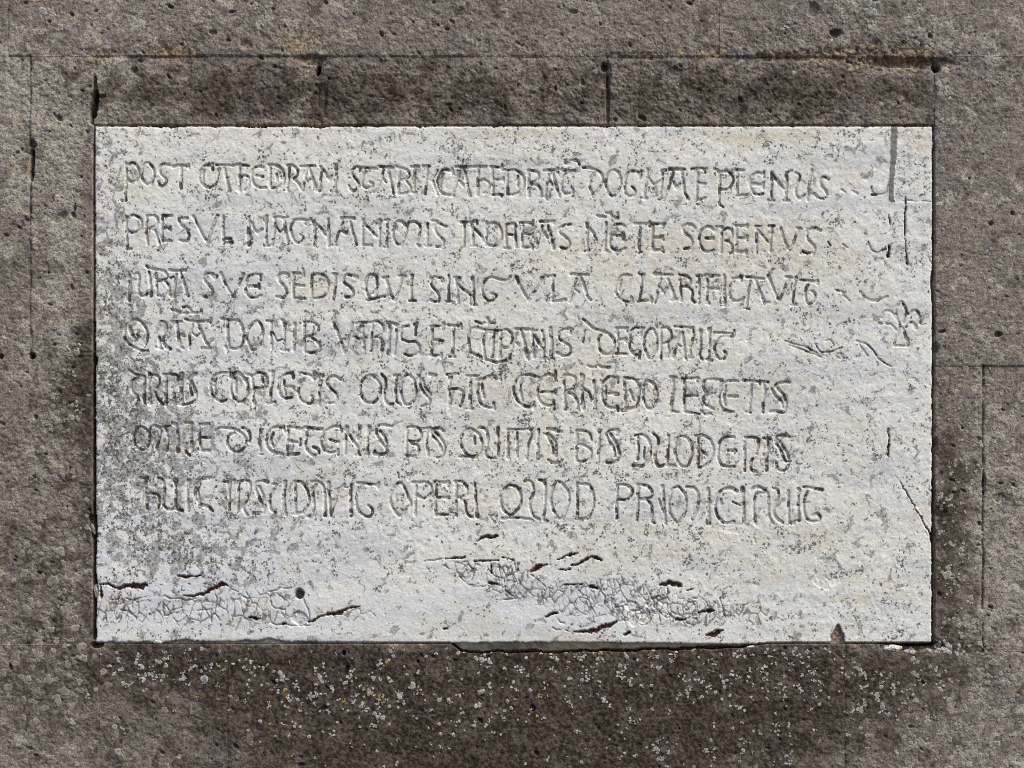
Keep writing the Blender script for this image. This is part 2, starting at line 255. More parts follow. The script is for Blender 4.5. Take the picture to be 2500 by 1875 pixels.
S ~240,180 180,140 100,150 60,200 ; ~110,180 180,250 235,330 250,420 220,520 150,540 ; ~60,200 110,270 190,370 220,460
Q ~580,145 690,200 745,290 755,380 700,500 600,520 510,450 465,350 470,270 520,190 580,145 ; ~440,530:.8 550,520 680,540 ; 655,260 660,350
U ~730,130 790,150 830,220 835,300 815,400 800,490 860,540 950,550 ; 970,140:1.5 970,200 975,420 975,530
I 1110,160:1.3 1105,300 1105,540:1.3
N 1130,160:.8 1420,155 ; ~1230,520 1225,350 1230,200 ; ~1410,170 1420,250 1380,360 1370,450 1360,550
I 1520,160:1.3 1505,300 1515,545:1.4
S ~1640,150 1720,155:1.3 1790,185:1.5 1830,190 ; ~1620,230 1680,330 1720,420 1710,490 ; ~1640,210 1730,300 1760,400 1750,520 ; ~1650,570 1720,610:1.2 1800,600
@ 1400 1020
B 40,170 50,300:1.2 40,400 40,580 ; ~60,170 150,180 220,220 240,300 ; ~30,355:1.3 130,370:1.1 220,420 245,490 200,570:1.2 100,590 30,580
I 350,180:1.8 350,230 345,300 340,400:1.2 335,600
S ~600,160 500,170 440,220 ; ~440,220 480,320 540,400 560,520 ; ~500,220 560,320 610,430 610,540:1.2 550,610 440,605 ; 600,180:1.3 590,240
D 870,260 880,400 860,560:1.2 ; ~830,240 920,230 1000,280 1040,380 1040,480 1000,590 930,650:1.2 800,645:1.2 ; ~960,400:.7 950,560:.7
U ~1070,210 1130,260 1145,340 1110,440 1100,550:1.2 1150,650:1.3 1240,640:1.3 ; 1280,240 1280,400 1260,600:1.4 ; 1260,640:1.2 1370,655:1.2
O ~1420,260 1520,260 1590,350:1.2 1600,440 1580,560 1520,670 1430,620 1380,530:1.1 1370,420 1390,310 1420,260
D 1690,270 1685,400 1685,620:1.2 ; ~1640,240:.9 1740,240 1830,280 1880,380 1880,480 1840,590 1760,660 1690,670 ; 1740,450:1.1 1800,510
@ 1720 1030
E ~400,210 340,195 250,225 200,290 185,400 185,500 230,580 320,605 405,600 ; 320,390:1.1 420,390:1.3 ; 400,370 405,420
N ~545,660 540,450 540,270 580,225 ; ~540,210 650,210 720,240:1.4 720,350:1.1 700,430 ; ~650,500 625,570 630,640 700,680
I 850,210 860,330 840,450:1.1 835,650:1.4 ; 790,220:.9 890,235 ; 800,450:1.2 850,460
S ~1130,200:1.3 1060,180 970,200 960,270 1020,360 1060,460 1100,540 ; ~980,240 1060,330 1120,430 1140,540 1090,650 1000,650 970,600:1.3 970,550
@ 320 1140
H 200,150:1.1 200,350 215,570:1.2 ; ~200,360 330,365 380,420 370,530 330,600 ; 120,150 215,150
U ~370,150 430,190 450,300 440,420 440,520 520,575 600,570 690,590:1.1 ; 600,190:1.9 600,240 600,400:1.1 600,560:1.1
I 780,185:1.6 760,300 760,400:1.1 770,590:1.2
C ~1070,150:1.6 970,160 890,230 860,330 880,440 950,510:1.3 1040,540:1.3 1100,600 ; ~930,220 900,330 930,460
I 1330,190:1.7 1325,300:1.2 1325,580 ; 1250,200 1390,180
N 1450,220 1445,400 1440,600 ; ~1440,195 1540,185:1.2 1600,210 1600,330 1560,440 1520,560:1.1 1570,650:1.1
S ~1840,200:1.5 1760,190 1680,220 1690,320:1.2 1740,440:1.2 1790,560 ; ~1730,270 1790,400 ; 1810,520 1790,620 1650,630:1.6
U ~1920,230 1960,240 1910,340 1870,430 1880,560 1950,620 ; 2080,200:1.5 2060,350:1.3 2060,480:1.4 2080,650:1.3
@ 700 1150
D 110,160 120,350 115,580 ; ~100,140 190,150:1.1 250,220 295,310 300,420 230,540 ; 110,570:1.2 220,560 ; 85,590 140,585
N ~330,140 420,140 490,200 510,300:1.1 510,430:1.1 515,600:1.5 ; ~400,180 350,250:1.2 355,350 370,480 340,580 280,620
V 560,160:1.3 570,330 580,450 600,610:.8 ; 770,180 690,300 640,450 610,560:.8 ; 770,215:.7 825,220:.7
I 870,190:1.1 860,350:1.1 870,610:1.3
T 950,160 1080,175 1230,190:1.3 ; 1240,160:1.1 1230,220:1.2 ; ~1030,190 960,290 935,380 950,500 1010,580 1090,620 1150,590 1150,510 1100,470
O ~1525,155 1600,250 1650,370 1680,450 1620,500 1540,610:1.1 1470,560:1.1 1410,450 1395,340 1440,240 1525,155 ; 1500,20:.7 1510,90:.7 ; 1680,30:.7 1640,110:.7
P 1700,155:1.1 1800,155 ; 1745,190 1735,400:1.1 1735,600:1.1 ; ~1790,160 1880,150 1945,200 1945,290 1880,365 1790,350 1750,310
E 2000,145 2190,165:1.3 ; 2180,140 2180,210 ; 2025,180 2010,400:1.1 2010,600:1.1 ; 2020,355 2190,360:1.1 ; 2025,590 2170,590
@ 1080 1160
R 185,110:1.2 185,300:1.1 185,550:1.2 ; ~170,85 260,90 330,160 335,240 280,295 190,300 ; ~240,320 310,370 320,470 350,540 400,570
I 440,110 450,300 460,460 470,560:1.6
Q ~920,140 1010,170:1.3 1055,260 1060,370 1010,470 920,540 840,490:1.1 790,400 785,290 840,190 920,140 ; 810,590 1000,575 1200,600
U ~1110,80:1.1 1180,80 1220,130 1225,240:1.1 1180,360:1.3 1190,460:1.2 1240,560 1310,600 ; ~1300,60 1380,100 1390,250 1380,400 1380,500 1360,590 1420,620
O ~1550,85 1640,140 1700,240 1705,370 1670,480 1600,590 1540,550 1480,430 1465,300 1490,170 1550,85
D 1820,150 1825,350 1820,570:1.2 ; ~1820,110 1900,120 1980,140:1.2 2040,260 2040,400 2000,530 1930,590:1.2 1800,590
@ 1440 1160
P 370,140 360,350 360,580:1.3 ; ~400,130 480,130:1.1 560,190:1.3 560,260:1.3 500,330 380,330
R 650,140:1.7 650,300 635,610:1.3 ; ~690,130 790,160:1.2 840,220 820,300 700,325 ; ~680,325 780,350 830,420 840,500 830,620 870,650
I 980,150:1.3 995,300 1000,470 1020,650:1.2 ; 930,330:.7 985,470
O ~1190,160:1.1 1260,220 1300,340 1290,470 1240,590:1.1 1170,640:1.2 1100,550 1065,420 1080,280 1120,190 1190,160
N ~1310,160:1.1 1400,175 1460,240 1465,350:1.2 1440,480:1.1 1380,600
I 1600,180:1.1 1600,320:1.2 1595,450:1.1 1600,650:1.8
C ~1980,220:1.7 1900,175:1.4 1790,200 1720,280 1690,400 1720,540 1780,620:1.2 1860,650 1940,630:1.3 ; 1770,330 1770,390 ; ~1930,360:.7 2030,410:.7
I 2060,180:1.8 2070,300:1.1 2080,640:1.3
@ 1720 1160
N ~635,200:1.2 690,165:1.4 790,180:1.2 850,250 865,350 860,500 890,600 930,655 ; ~790,240:1.2 710,260:1.2 670,340 660,440 680,560 690,660
U ~930,185 990,200 995,290 950,390:1.2 930,500:1.2 980,590:1.2 1050,640:1.2 ; 1130,210:1.2 1130,400 1140,600 ; ~1140,620:1.1 1190,655:1.2 1220,620
I 1270,200:1.7 1260,300 1265,500 1270,610:1.5
T 1345,160:1.1 1590,200:1.2 ; ~1390,220 1350,320 1335,430 1360,560:1.1 1430,620 1540,620 1555,560:1.2 1520,525:1.2 1460,550
"""
MARKS = """
@ 1840 700 4.916
1 ~1760,190 1710,260 1715,350 1750,450 ; ~1775,180 1820,250 1825,330 1790,430 ; ~1530,370 1570,300:1.2 1640,300:1.2 1700,360 1760,450 ; ~1530,440 1500,430 ; ~1590,440 1660,460 1720,530 1760,480 ; ~1830,300 1860,330 1930,285:1.2 1980,330:1.2 2000,450 ; ~1830,480 1900,430:1.3 1950,500:1.3 ; 1740,530 1700,620 1680,710 1850,710 1790,500 ; ~1800,510 1830,590 1860,700
2 ~1280,60 1340,130 1430,170:1.3 1510,160 1600,120:1.2
3 430,700:.8 600,760:.8 800,840:.8 ; ~380,650:.7 500,690:.7 650,730:.7 760,800:.7 ; ~650,720:.6 700,780:.6 ; ~740,690:.6 780,760:.6 830,800:.6 ; ~860,650:.6 920,640:.6 960,700:.6 930,730:.6 ; ~830,790:.8 930,780:.7 1060,730:.7
4 ~1230,650:.9 1340,680:.8 1430,760:.7 1520,880:.7 1650,960:.7 ; ~1260,660:.7 1300,740:.7 1370,830:.7
5 ~980,40:.9 1060,60:1 1080,110:.9 ; ~1080,110:.8 1150,170:.7
@ 1900 100 1.8433
6 ~420,655:.6 425,685:1.1 455,692:.8 485,680:.8 492,650:.6
7 ~405,905:.8 420,940:.8 450,952:.8 485,935:.7
8 285,670:.8 300,680:.8 ; 335,675:1 355,688:1
9 225,905:.8 235,920:.8 ; 290,915:.8 310,930:.8
"""
HOLES = """
@ 200 1280 2.1067
h 90,310:.5 130,305:.5 190,330:.7 240,315:1.3 290,320:1.8 330,315:.9 ; 95,310:.6 100,380:.9 ; 490,265:.5 530,270:.7 560,265:.4 610,262:.8
h 525,365:.5 600,360:.6 640,350:1.3 690,325:1.1 720,305:1.2 750,315:.4 ; 1165,500:.7 1230,470:.5 1290,460:1 1320,455:1.3 1370,430:.7 1430,422:.2
h 850,478:.4 920,483:.7 ; 2035,85:.6 2080,60:1.2 2110,65:1.1 2140,60:1.6 ; 1045,510:.9 1030,512:.6 ; 1860,540:.8 1880,535:.6
@ 1050 1280 2.1067
h 80,178:.4 180,168:.5 ; 230,190:.6 280,188:.5 350,185:.4 ; 370,172:.4 430,185:.3 ; 515,245:.8 540,230:1.1 580,210:.9 605,207:.3
h 650,185:.3 700,160:.5 740,152:1 760,148:.4 ; 660,235:.3 720,230:.4 ; 725,210:.5 770,200:.5 800,180:.9 835,165:1.1 880,185:.8
h 690,310:.3 740,308:.5 780,310:.3 ; 820,318:.8 860,330:.8 ; 1180,312:.9 1230,300:1.4 1280,310:1.2 1295,320:.3 ; 595,475:.6 625,460:1.4 650,455:1
h 740,550:.7 830,550:1.2 890,530:1.1 960,500:.9 ; 1000,568:.9 1025,555:1 ; 1270,490:1.1 1310,490:.7 ; 1380,455:.8 1420,445:1 1470,445:.5
h 1420,570:.7 1460,565:1.3 1505,545:.8 ; 300,300:.8 345,305:.6 ; 315,210:.5 318,250:.4 ; 1320,342:.3 1350,332:.3 ; 240,1:.6 250,2:.4
@ 1900 100 1.8433
h 420,690:.7 440,692:.8 ; 500,925:.8 495,965:1.1 ; 500,795:.4 505,825:.5 ; 560,935:1 ; 108,945:.6 130,955:.9
h 572,703:.42 571,850:.32 576,950:.42 580,1003:.6
@ 1900 975 1.8433
h 495,130:.5 497,190:.35 495,255:.7 ; 545,365:.2 600,460:.3 650,545:.32 690,620:.5
"""
CRACKS = """
@ 200 1280 2.1067
c 960,345 1080,325 ; 110,375 180,385 250,390 320,375 380,372 430,368 480,382 530,390 600,380 640,350 ; 750,320 800,345 850,385 910,385 960,380 ; 850,385 840,430 810,500 780,560 ; 700,340 690,400 660,450 680,520
c 1080,400 1110,470 1120,515 ; 960,505 1040,515 1100,522 1190,518 ; 1140,380 1165,440 1170,490 ; 340,395 345,470 ; 415,400 420,480 ; 260,400 250,450 200,440 ; 420,470 500,450 560,440 600,470 ; 970,395 990,430 1040,440 1080,400 ; 1760,190 1870,175 1975,170
c 640,290 650,345 ; 600,262 640,295 ; 710,380 700,430 640,440 560,450
@ 1050 1280 2.1067
c 60,210 130,240 170,290 240,325 ; 240,325 300,305 350,310 430,370 450,360 ; 350,395 440,380 ; 430,180 450,260 465,340 ; 630,530 700,545 740,550 ; 640,470 700,530 ; 960,500 1030,480 1090,520 1130,500
c 1310,490 1380,460 ; 1470,445 1500,420 1600,420 1690,403 ; 1490,380 1500,420 ; 1350,378 1430,385 ; 600,210 640,205 ; 890,440 900,380 890,330 ; 1130,350 1150,420 1215,480 1270,490 ; 1220,330 1215,440 1250,480
c 450,200 455,300 ; 520,260 560,290 600,330 ; 1000,490 1010,530 ; 1500,420 1520,500 1480,540 1420,570
@ 1900 100 1.8433
c 572,703:1 571,850:.8 576,950:1 580,1003:1.4 ; 522,725:.6 600,715:.6 690,722:.6 ; 497,780:.6 500,850:.5
@ 1900 975 1.8433
c 495,130:1 497,190:.7 495,255:1.6 ; 518,320:.5 545,365:.8 600,460:.9 650,545:1 690,620:1.2 ; 0,280:.4 60,278:.4
"""

# ---------------------------------------------------------------- noise on arrays
_rs = np.random.RandomState(11)
_perm = np.arange(512); _rs.shuffle(_perm); _perm = np.concatenate([_perm, _perm, _perm])
_ang = _rs.rand(1536) * 2 * math.pi
_gx = np.cos(_ang).astype(np.float32); _gy = np.sin(_ang).astype(np.float32)
def perlin(x, y, seed=0):
    xi = np.floor(x).astype(np.int32); yi = np.floor(y).astype(np.int32)
    xf = (x - xi).astype(np.float32); yf = (y - yi).astype(np.float32)
    u = xf * xf * xf * (xf * (xf * 6 - 15) + 10); v = yf * yf * yf * (yf * (yf * 6 - 15) + 10)
    a = (xi + seed * 37) & 511; b = (xi + 1 + seed * 37) & 511
    c = (yi + seed * 91) & 511; d = (yi + 1 + seed * 91) & 511
    def g(i, j, fx, fy):
        h = _perm[_perm[i] + j]
        return _gx[h] * fx + _gy[h] * fy
    n00 = g(a, c, xf, yf); n10 = g(b, c, xf - 1, yf)
    n01 = g(a, d, xf, yf - 1); n11 = g(b, d, xf - 1, yf - 1)
    t = n00 + u * (n10 - n00); s = n01 + u * (n11 - n01)
    return (t + v * (s - t)) * 1.5
def fbm(x, y, wl, octv=3, rough=0.5, seed=0):
    r = 0; a = 1.0; tot = 0
    for k in range(octv):
        r = r + a * perlin(x / wl * 2 ** k, y / wl * 2 ** k, seed + k * 5)
        tot += a; a *= rough
    return r / tot
def sst(e0, e1, x):
    t = np.clip((x - e0) / (e1 - e0), 0, 1); return t * t * (3 - 2 * t)

# ---------------------------------------------------------------- the grid (photo pixels)
SL, SR, ST, SB = 232.0, 2276.0, 308.0, 1567.0          # outline of the marble slab
def grow(a, b, s0):
    out = []; s = s0; x = a; sg = 1 if b > a else -1
    while abs(x - a) < abs(b - a):
        x += sg * s; s = min(s * 1.35, 45); out.append(x)
    return np.array(out)
def axis(lo, s0, s1, hi, d1, d0):
    n0 = int(round((s0 - lo) / d0)); n1 = int(round((s1 - s0) / d1)); n2 = int(round((hi - s1) / d0))
    core = np.concatenate([np.linspace(lo, s0, n0, endpoint=False), np.linspace(s0, s1, n1, endpoint=False), np.linspace(s1, hi, n2 + 1)])
    return np.concatenate([grow(lo, lo - 700, 3)[::-1], core, grow(hi, hi + 700, 3)])
GX = axis(-20, SL - 5, SR + 5, 2520, 1.95, 2.25)
GY = axis(-20, ST - 5, SB + 27, 1895, 1.95, 2.25)
NX, NY = len(GX), len(GY)
X, Y = np.meshgrid(GX.astype(np.float32), GY.astype(np.float32))

# ---------------------------------------------------------------- strokes
def parse(txt):
    out = []; o = None
    for ln in txt.strip().splitlines():
        ln = ln.strip()
        if not ln: continue
        if ln[0] == '@':
            v = [float(q) for q in ln[1:].split()]; o = (v[0], v[1], v[2] if len(v) > 2 else 5.53); continue
        nm, rest = ln.split(' ', 1); L = []
        for s in rest.split(';'):
            s = s.strip(); sm = s.startswith('~'); s = s.lstrip('~'); P = []
            for p in s.split():
                wd = 1.0
                if ':' in p: p, wd = p.split(':'); wd = float(wd)
                a, b = map(float, p.split(',')); P.append((o[0] + a / o[2], o[1] + b / o[2], wd))
            L.append((sm, np.array(P)))
        out.append((nm, L))
    return out
def smooth(P, closed=False):
    n = len(P)
    if n < 3: return P
    closed = np.hypot(*(P[0, :2] - P[-1, :2])) < 1
    out = []
    for i in range(n - 1):
        p1, p2 = P[i], P[i + 1]
        p0 = P[i - 1] if i > 0 else (P[n - 2] if closed else 2 * P[0] - P[1])
        p3 = P[i + 2] if i + 2 < n else (P[1] if closed else 2 * P[-1] - P[-2])
        for t in np.arange(0, 1, 0.25):
            out.append(0.5 * (2 * p1 + (p2 - p0) * t + (2 * p0 - 5 * p1 + 4 * p2 - p3) * t * t + (3 * p1 - p0 - 3 * p2 + p3) * t ** 3))
    out.append(P[-1])
    return np.array(out)
def stamp(T, ID, k, P, hw0, wmod=None):
    """T = 1 on the stroke's centre line falling to 0 at its half width (in place)"""
    for (x0, y0, w0), (x1, y1, w1) in zip(P[:-1], P[1:]):
        m = hw0 * max(w0, w1) + 4
        i0, i1 = np.searchsorted(GX, [min(x0, x1) - m, max(x0, x1) + m])
        j0, j1 = np.searchsorted(GY, [min(y0, y1) - m, max(y0, y1) + m])
        if i1 <= i0 or j1 <= j0: continue
        xx = X[j0:j1, i0:i1] + WX[j0:j1, i0:i1]; yy = Y[j0:j1, i0:i1] + WY[j0:j1, i0:i1]
        dx, dy = x1 - x0, y1 - y0; L2 = dx * dx + dy * dy + 1e-6
        u = np.clip(((xx - x0) * dx + (yy - y0) * dy) / L2, 0, 1)
        d = np.hypot(xx - x0 - u * dx, yy - y0 - u * dy)
        t = 1 - d / (hw0 * (w0 + (w1 - w0) * u))
        sub = T[j0:j1, i0:i1]; b = t > sub
        sub[b] = t[b]
        if ID is not None: ID[j0:j1, i0:i1][b & (t > 0)] = k
WX = 1.3 * fbm(X, Y, 16, 2, seed=70); WY = 1.3 * fbm(X, Y, 16, 2, seed=75)

letters = parse(LETTERS); marks = parse(MARKS)
TL = np.zeros_like(X); ID = np.full(X.shape, -1, np.int32)
for k, (nm, L) in enumerate(letters):
    for sm, P in L:
        P = P.copy()
        if sm: P = smooth(P)
        stamp(TL, ID, k, P, 4.8)
NLET = len(letters)
for k, (nm, L) in enumerate(marks):
    for sm, P in L:
        P = P.copy()
        if sm: P = smooth(P)
        stamp(TL, ID, NLET + k, P, 4.4)
_jr = np.random.RandomState(4)
def jitter(P, amp, wv, taper=False):
    out = [P[0]]
    for a, b in zip(P[:-1], P[1:]):
        L = math.hypot(*(b[:2] - a[:2])); n = max(1, int(L / 9)); t = np.array([-(b[1] - a[1]), b[0] - a[0]]) / (L + 1e-6)
        for i in range(1, n + 1):
            p = a + (b - a) * i / n; p = p.copy()
            if i < n: p[:2] += t * _jr.normal() * amp
            p[2] *= 1 + _jr.uniform(-wv, wv); out.append(p)
    out = np.array(out)
    if taper and len(out) > 3: out[:, 2] *= 0.35 + 0.95 * np.sin(np.linspace(0.12, math.pi - 0.12, len(out))) ** .8
    return out
TH = np.zeros_like(X)
for nm, L in parse(HOLES):
    for sm, P in L: stamp(TH, None, 0, jitter(P, 1.5, .4, len(P) < 5 and P[:, 2].max() > .6), 4.9)
TC = np.zeros_like(X)
for nm, L in parse(CRACKS):
    for sm, P in L: stamp(TC, None, 0, jitter(P, 2.0, .4), 2.6)

def gauss(cx, cy, rx, ry, amp=1.0):
    return amp * np.exp(-((X - cx) / rx) ** 2 - ((Y - cy) / ry) ** 2)
def ell(cx, cy, rx, ry, ang=0.0, soft=0.35, nz=0.25):
    """irregular filled ellipse mask evaluated in a window; returns (slice, mask)"""
    m = max(rx, ry) * 1.6 + 4
    i0, i1 = np.searchsorted(GX, [cx - m, cx + m]); j0, j1 = np.searchsorted(GY, [cy - m, cy + m])
    sl = (slice(j0, j1), slice(i0, i1))
    xx = X[sl] - cx; yy = Y[sl] - cy
    c, s = math.cos(ang), math.sin(ang)
    u = (xx * c + yy * s) / rx; v = (-xx * s + yy * c) / ry
    q = np.hypot(u, v) + nz * NZ[sl]
    return sl, 1 - sst(1 - soft, 1 + soft, q)
NZ = fbm(X, Y, 14, 2, seed=20)
SMALL = fbm(X, Y, 7, 2, seed=24)

# ---------------------------------------------------------------- which cell belongs to what
cx_ = 0.5 * (GX[1:] + GX[:-1]); cy_ = 0.5 * (GY[1:] + GY[:-1])
CX, CY = np.meshgrid(cx_, cy_)
INF = 5000
# stone blocks of the wall: x0, x1, y0, y1, base height (m), colour key
BLOCKS = [
 (-INF, 620, -INF, -180, 0, 0), (620, 1500, -INF, -180, 0, 0), (1500, INF, -INF, -180, 0, 0),
 (-INF, 22, -180, 137, 0.000, 0), (22, 1137, -180, 137, 0.001, 0), (1137, 1758, -180, 137, 0.000, 0),
 (1758, 2053, -180, 137, 0.001, 0), (2053, INF, -180, 137, 0.000, 0),
 (-INF, 75, 137, 870, -0.001, 0), (75, 232, 137, 870, 0.001, 0),
 (232, 779, 137, 308, -0.0015, 0), (779, 1482, 137, 308, -0.001, 0), (1482, 2283, 137, 308, -0.002, 0),
 (2283, INF, 137, 893, 0.000, 0),
 (-INF, 232, 870, 1574, 0.000, 0),
 (2283, 2400, 893, 1590, -0.001, 0), (2400, INF, 893, 1590, -0.002, 0),
 (-INF, 245, 1574, 2120, 0.001, 0), (245, 558, 1574, 2120, 0.000, 0), (558, 2063, 1574, 2120, 0.001, 0),
 (2063, INF, 1574, 2120, 0.000, 0),
 (-INF, 900, 2120, INF, 0, 0), (900, INF, 2120, INF, 0, 0)]
BLK = np.full(CX.shape, -1, np.int32)
for k, (x0, x1, y0, y1, h, c) in enumerate(BLOCKS):
    m = (CX >= x0) & (CX < x1) & (CY >= y0) & (CY < y1) & (BLK < 0); BLK[m] = k
LIPX = sst(1095, 1135, GX) * (1 - sst(1780, 1890, GX))
LIP = 1567 + LIPX * (19 - 10 * sst(1330, 1800, GX)) + 7.0 * LIPX * fbm(GX, GX * 0, 60, 3, .6)
LIPc = np.interp(CX, GX, LIP)
SLABC = (CX > SL - 2.0) & (CX < SR + 2.5) & (CY > ST - 2.0) & (CY < np.maximum(SB + 2, LIPc + 2))
BLK[SLABC] = -2
_u = BLK == -1
BLK[_u & (CX > 1200)] = 13; BLK[_u & (CX > 2270) & (CY >= 893)] = 15
for _k in (10, 11, 12): BLK[_u & (CY < 330) & (CX >= BLOCKS[_k][0]) & (CX < min(BLOCKS[_k][1], 2276))] = _k
for _k in (17, 18, 19, 20): BLK[_u & (CY > 1560) & (CX >= BLOCKS[_k][0]) & (CX < BLOCKS[_k][1])] = _k
BLK[(BLK == -1) & (CX < 300) & (CY < 870)] = 9; BLK[(BLK == -1) & (CX < 300)] = 14
BLK[(BLK == -1)] = 13                                 # slivers beside the slab belong to their neighbours
BLK[(CX < SL) & (CY > 300) & (CY < 870) & (BLK == 13)] = 9

# ---------------------------------------------------------------- slab relief (px, outwards)
edge_n = 3.2 * fbm(X, Y, 26, 3, 0.6, seed=30) + 1.2 * SMALL
top_n = ST + 0.2 + np.clip(edge_n, -1, 9) + 0.8
for cx, rw, dp in ((410, 30, 5), (640, 40, 4), (770, 30, 6), (1030, 10, 5), (1480, 14, 4), (520, 12, 3), (1210, 9, 4)):
    top_n = top_n + dp * np.exp(-((X - cx) / rw) ** 2) * (0.6 + 0.8 * SMALL)
left_n = SL + (Y - ST) / (SB - ST) * 3.5 + np.clip(edge_n * 0.8, -1, 6)
left_n = left_n + 5 * np.exp(-((Y - 1440) / 22) ** 2) + 5 * np.exp(-((Y - 880) / 12) ** 2) + 3 * np.exp(-((Y - 1300) / 30) ** 2)
right_n = SR - (Y - ST) / (SB - ST) * 2 - np.clip(edge_n * 0.7, -1, 6) - 4 * np.exp(-((Y - 690) / 25) ** 2) - 5 * np.exp(-((Y - 1310) / 12) ** 2)
bot_n = SB + 1.5 - 7 * np.exp(-((X - 655) / 26) ** 2) - 4 * np.exp(-((X - 600) / 14) ** 2) - 5 * np.exp(-((X - 450) / 20) ** 2) - np.clip(edge_n * 0.9, -1, 7) + 1.5 * np.sin(X / 130) + 0.004 * (X - 1200)
sd = np.minimum(np.minimum(X - left_n, right_n - X), np.minimum(Y - top_n, bot_n - Y))
# triangular notch in the bottom edge
nt_ = np.maximum(np.abs(X - 2045 - (1560 - Y) * 0.03) - np.clip((Y - 1520) * 0.5, -9, 17) - 1.5 * SMALL, 1524 - Y)
sd = np.minimum(sd, nt_)
fade = 0.55 + 0.45 * sst(2300, 400, X)
rough = 0.65 * fbm(X, Y, 260, 3, seed=1) * 4.0
# picked surface: small ridges leaning to the right plus pits
u_ = X * 0.86 + Y * 0.50; v_ = -X * 0.50 + Y * 0.86
pick = 0.34 * fbm(u_ / 1.9, v_ / 0.0 + 0, 1e9, 1) if False else 0
n1 = fbm(u_ * 1.0, v_ * 0.55, 9.0, 2, 0.6, seed=3)
n2 = fbm(u_, v_, 24, 3, 0.55, seed=6)
smoothness = np.clip(gauss(430, 1520, 420, 110) + gauss(1100, 1500, 600, 90, .7) + gauss(1250, 1180, 900, 30, .3) + gauss(420, 1000, 260, 400, .35), 0, 1)
pick = (.75 * n1 + 1.3 * n2) * (1 - 0.7 * smoothness) * (0.75 + 0.5 * fbm(X, Y, 120, 2, seed=9))
pit = -1.7 * sst(0.42, 0.75, fbm(X, Y, 11, 2, 0.5, seed=12)) * (0.4 + 0.6 * sst(-.2, .4, fbm(X, Y, 180, 2, seed=14)))
worn = np.clip(0.86 + 0.45 * fbm(X, Y, 60, 2, seed=16), 0.45, 1.15)
groove = np.clip(TL, 0, 1)
gdepth = 4.3 * worn * sst(0.0, 0.62, groove) * (0.75 + 0.25 * fade) * np.where(ID >= NLET, 0.7, 1.0)
HS = rough * 0.35 + pick * (1 - 0.55 * sst(.1, .6, groove)) + pit - gdepth
hole = np.clip(TH + (0.8 * fbm(X, Y, 9, 2, .7, seed=35) - .08) * (TH > 0.0), 0, 1)
HS = HS - 10 * sst(0.0, 0.5, hole)
crack = np.clip(TC, 0, 1) * (0.35 + 0.65 * sst(-.25, .25, fbm(X, Y, 22, 2, seed=33)))
HS = HS - 3.0 * sst(0.1, 0.8, crack)
# crazed zones: cells of broken crust
def voronoi(x, y, seed):
    xi = np.floor(x).astype(np.int32); yi = np.floor(y).astype(np.int32)
    d1 = np.full(x.shape, 9.0); d2 = np.full(x.shape, 9.0); cid = np.zeros(x.shape)
    for a in (-1, 0, 1):
        for b in (-1, 0, 1):
            gx = xi + a; gy = yi + b
            h = _perm[_perm[(gx + seed) & 511] + ((gy + seed) & 511)]
            px = gx + 0.5 + 0.45 * _gx[h]; py = gy + 0.5 + 0.45 * _gy[h]
            d = (x - px) ** 2 + (y - py) ** 2
            c = d < d1
            d2 = np.where(c, d1, np.minimum(d2, d)); cid = np.where(c, h, cid); d1 = np.where(c, d, d1)
    return np.sqrt(d2) - np.sqrt(d1), cid
craz = np.zeros_like(X); cellh = np.zeros_like(X); cedge = np.zeros_like(X)
wj = slice(*np.searchsorted(GY, [1340, 1567])); wi = slice(*np.searchsorted(GX, [236, 1960]))
xs, ys = X[wj, wi], Y[wj, wi]
wx = xs + 5 * fbm(xs, ys, 30, 2, seed=41); wy = ys + 5 * fbm(xs, ys, 30, 2, seed=42)
e1, c1 = voronoi(wx / 22, wy / 32, 3); e2, c2 = voronoi(wx / 13, wy / 20, 8)
zone1 = np.zeros_like(xs); zone2 = np.zeros_like(xs)
for (cx, cy, rx, ry, a, z) in ((330, 1490, 120, 32, .0, 1), (480, 1495, 150, 38, 0, 1), (640, 1480, 110, 42, 0, 1), (250, 1480, 40, 40, 0, 1),
                               (1150, 1395, 75, 26, .15, 2), (1260, 1425, 75, 45, .3, 2), (1400, 1460, 110, 42, .15, 2), (1560, 1475, 130, 48, .1, 2), (1700, 1500, 110, 34, 0, 2), (1830, 1500, 70, 26, 0, 1), (1480, 1440, 90, 30, 0, 2), (860, 1500, 60, 20, 0, 1)):
    c, s = math.cos(a), math.sin(a)
    q = np.hypot(((xs - cx) * c + (ys - cy) * s) / rx, (-(xs - cx) * s + (ys - cy) * c) / ry) + 0.35 * fbm(xs, ys, 40, 3, seed=44)
    m = 1 - sst(0.72, 1.05, q)
    if z == 1: zone1 = np.maximum(zone1, m)
    zone2 = np.maximum(zone2, m * (1 if z == 2 else 0.25))
br = sst(-.55, .15, fbm(xs, ys, 34, 2, seed=47))
l1 = (1 - sst(0.03, 0.12, e1)) * np.maximum(zone1, zone2) * br
l2 = (1 - sst(0.03, 0.15, e2)) * zone2 * sst(-.3, .2, fbm(xs, ys, 50, 2, seed=49))
l2b = (1 - sst(0.03, 0.22, e2)) * zone1 * 0.6 * sst(.1, .4, fbm(xs, ys, 45, 2, seed=48))
cl = np.clip(np.maximum(np.maximum(l1, l2), l2b), 0, 1)
cedge[wj, wi] = cl
cellh[wj, wi] = (((c1 * 13) % 17) / 17 - 0.5) * 1.4 * np.maximum(zone1 * .5, zone2) + (((c2 * 7) % 11) / 11 - 0.5) * .7 * zone2
HS = HS + cellh - 1.7 * cedge
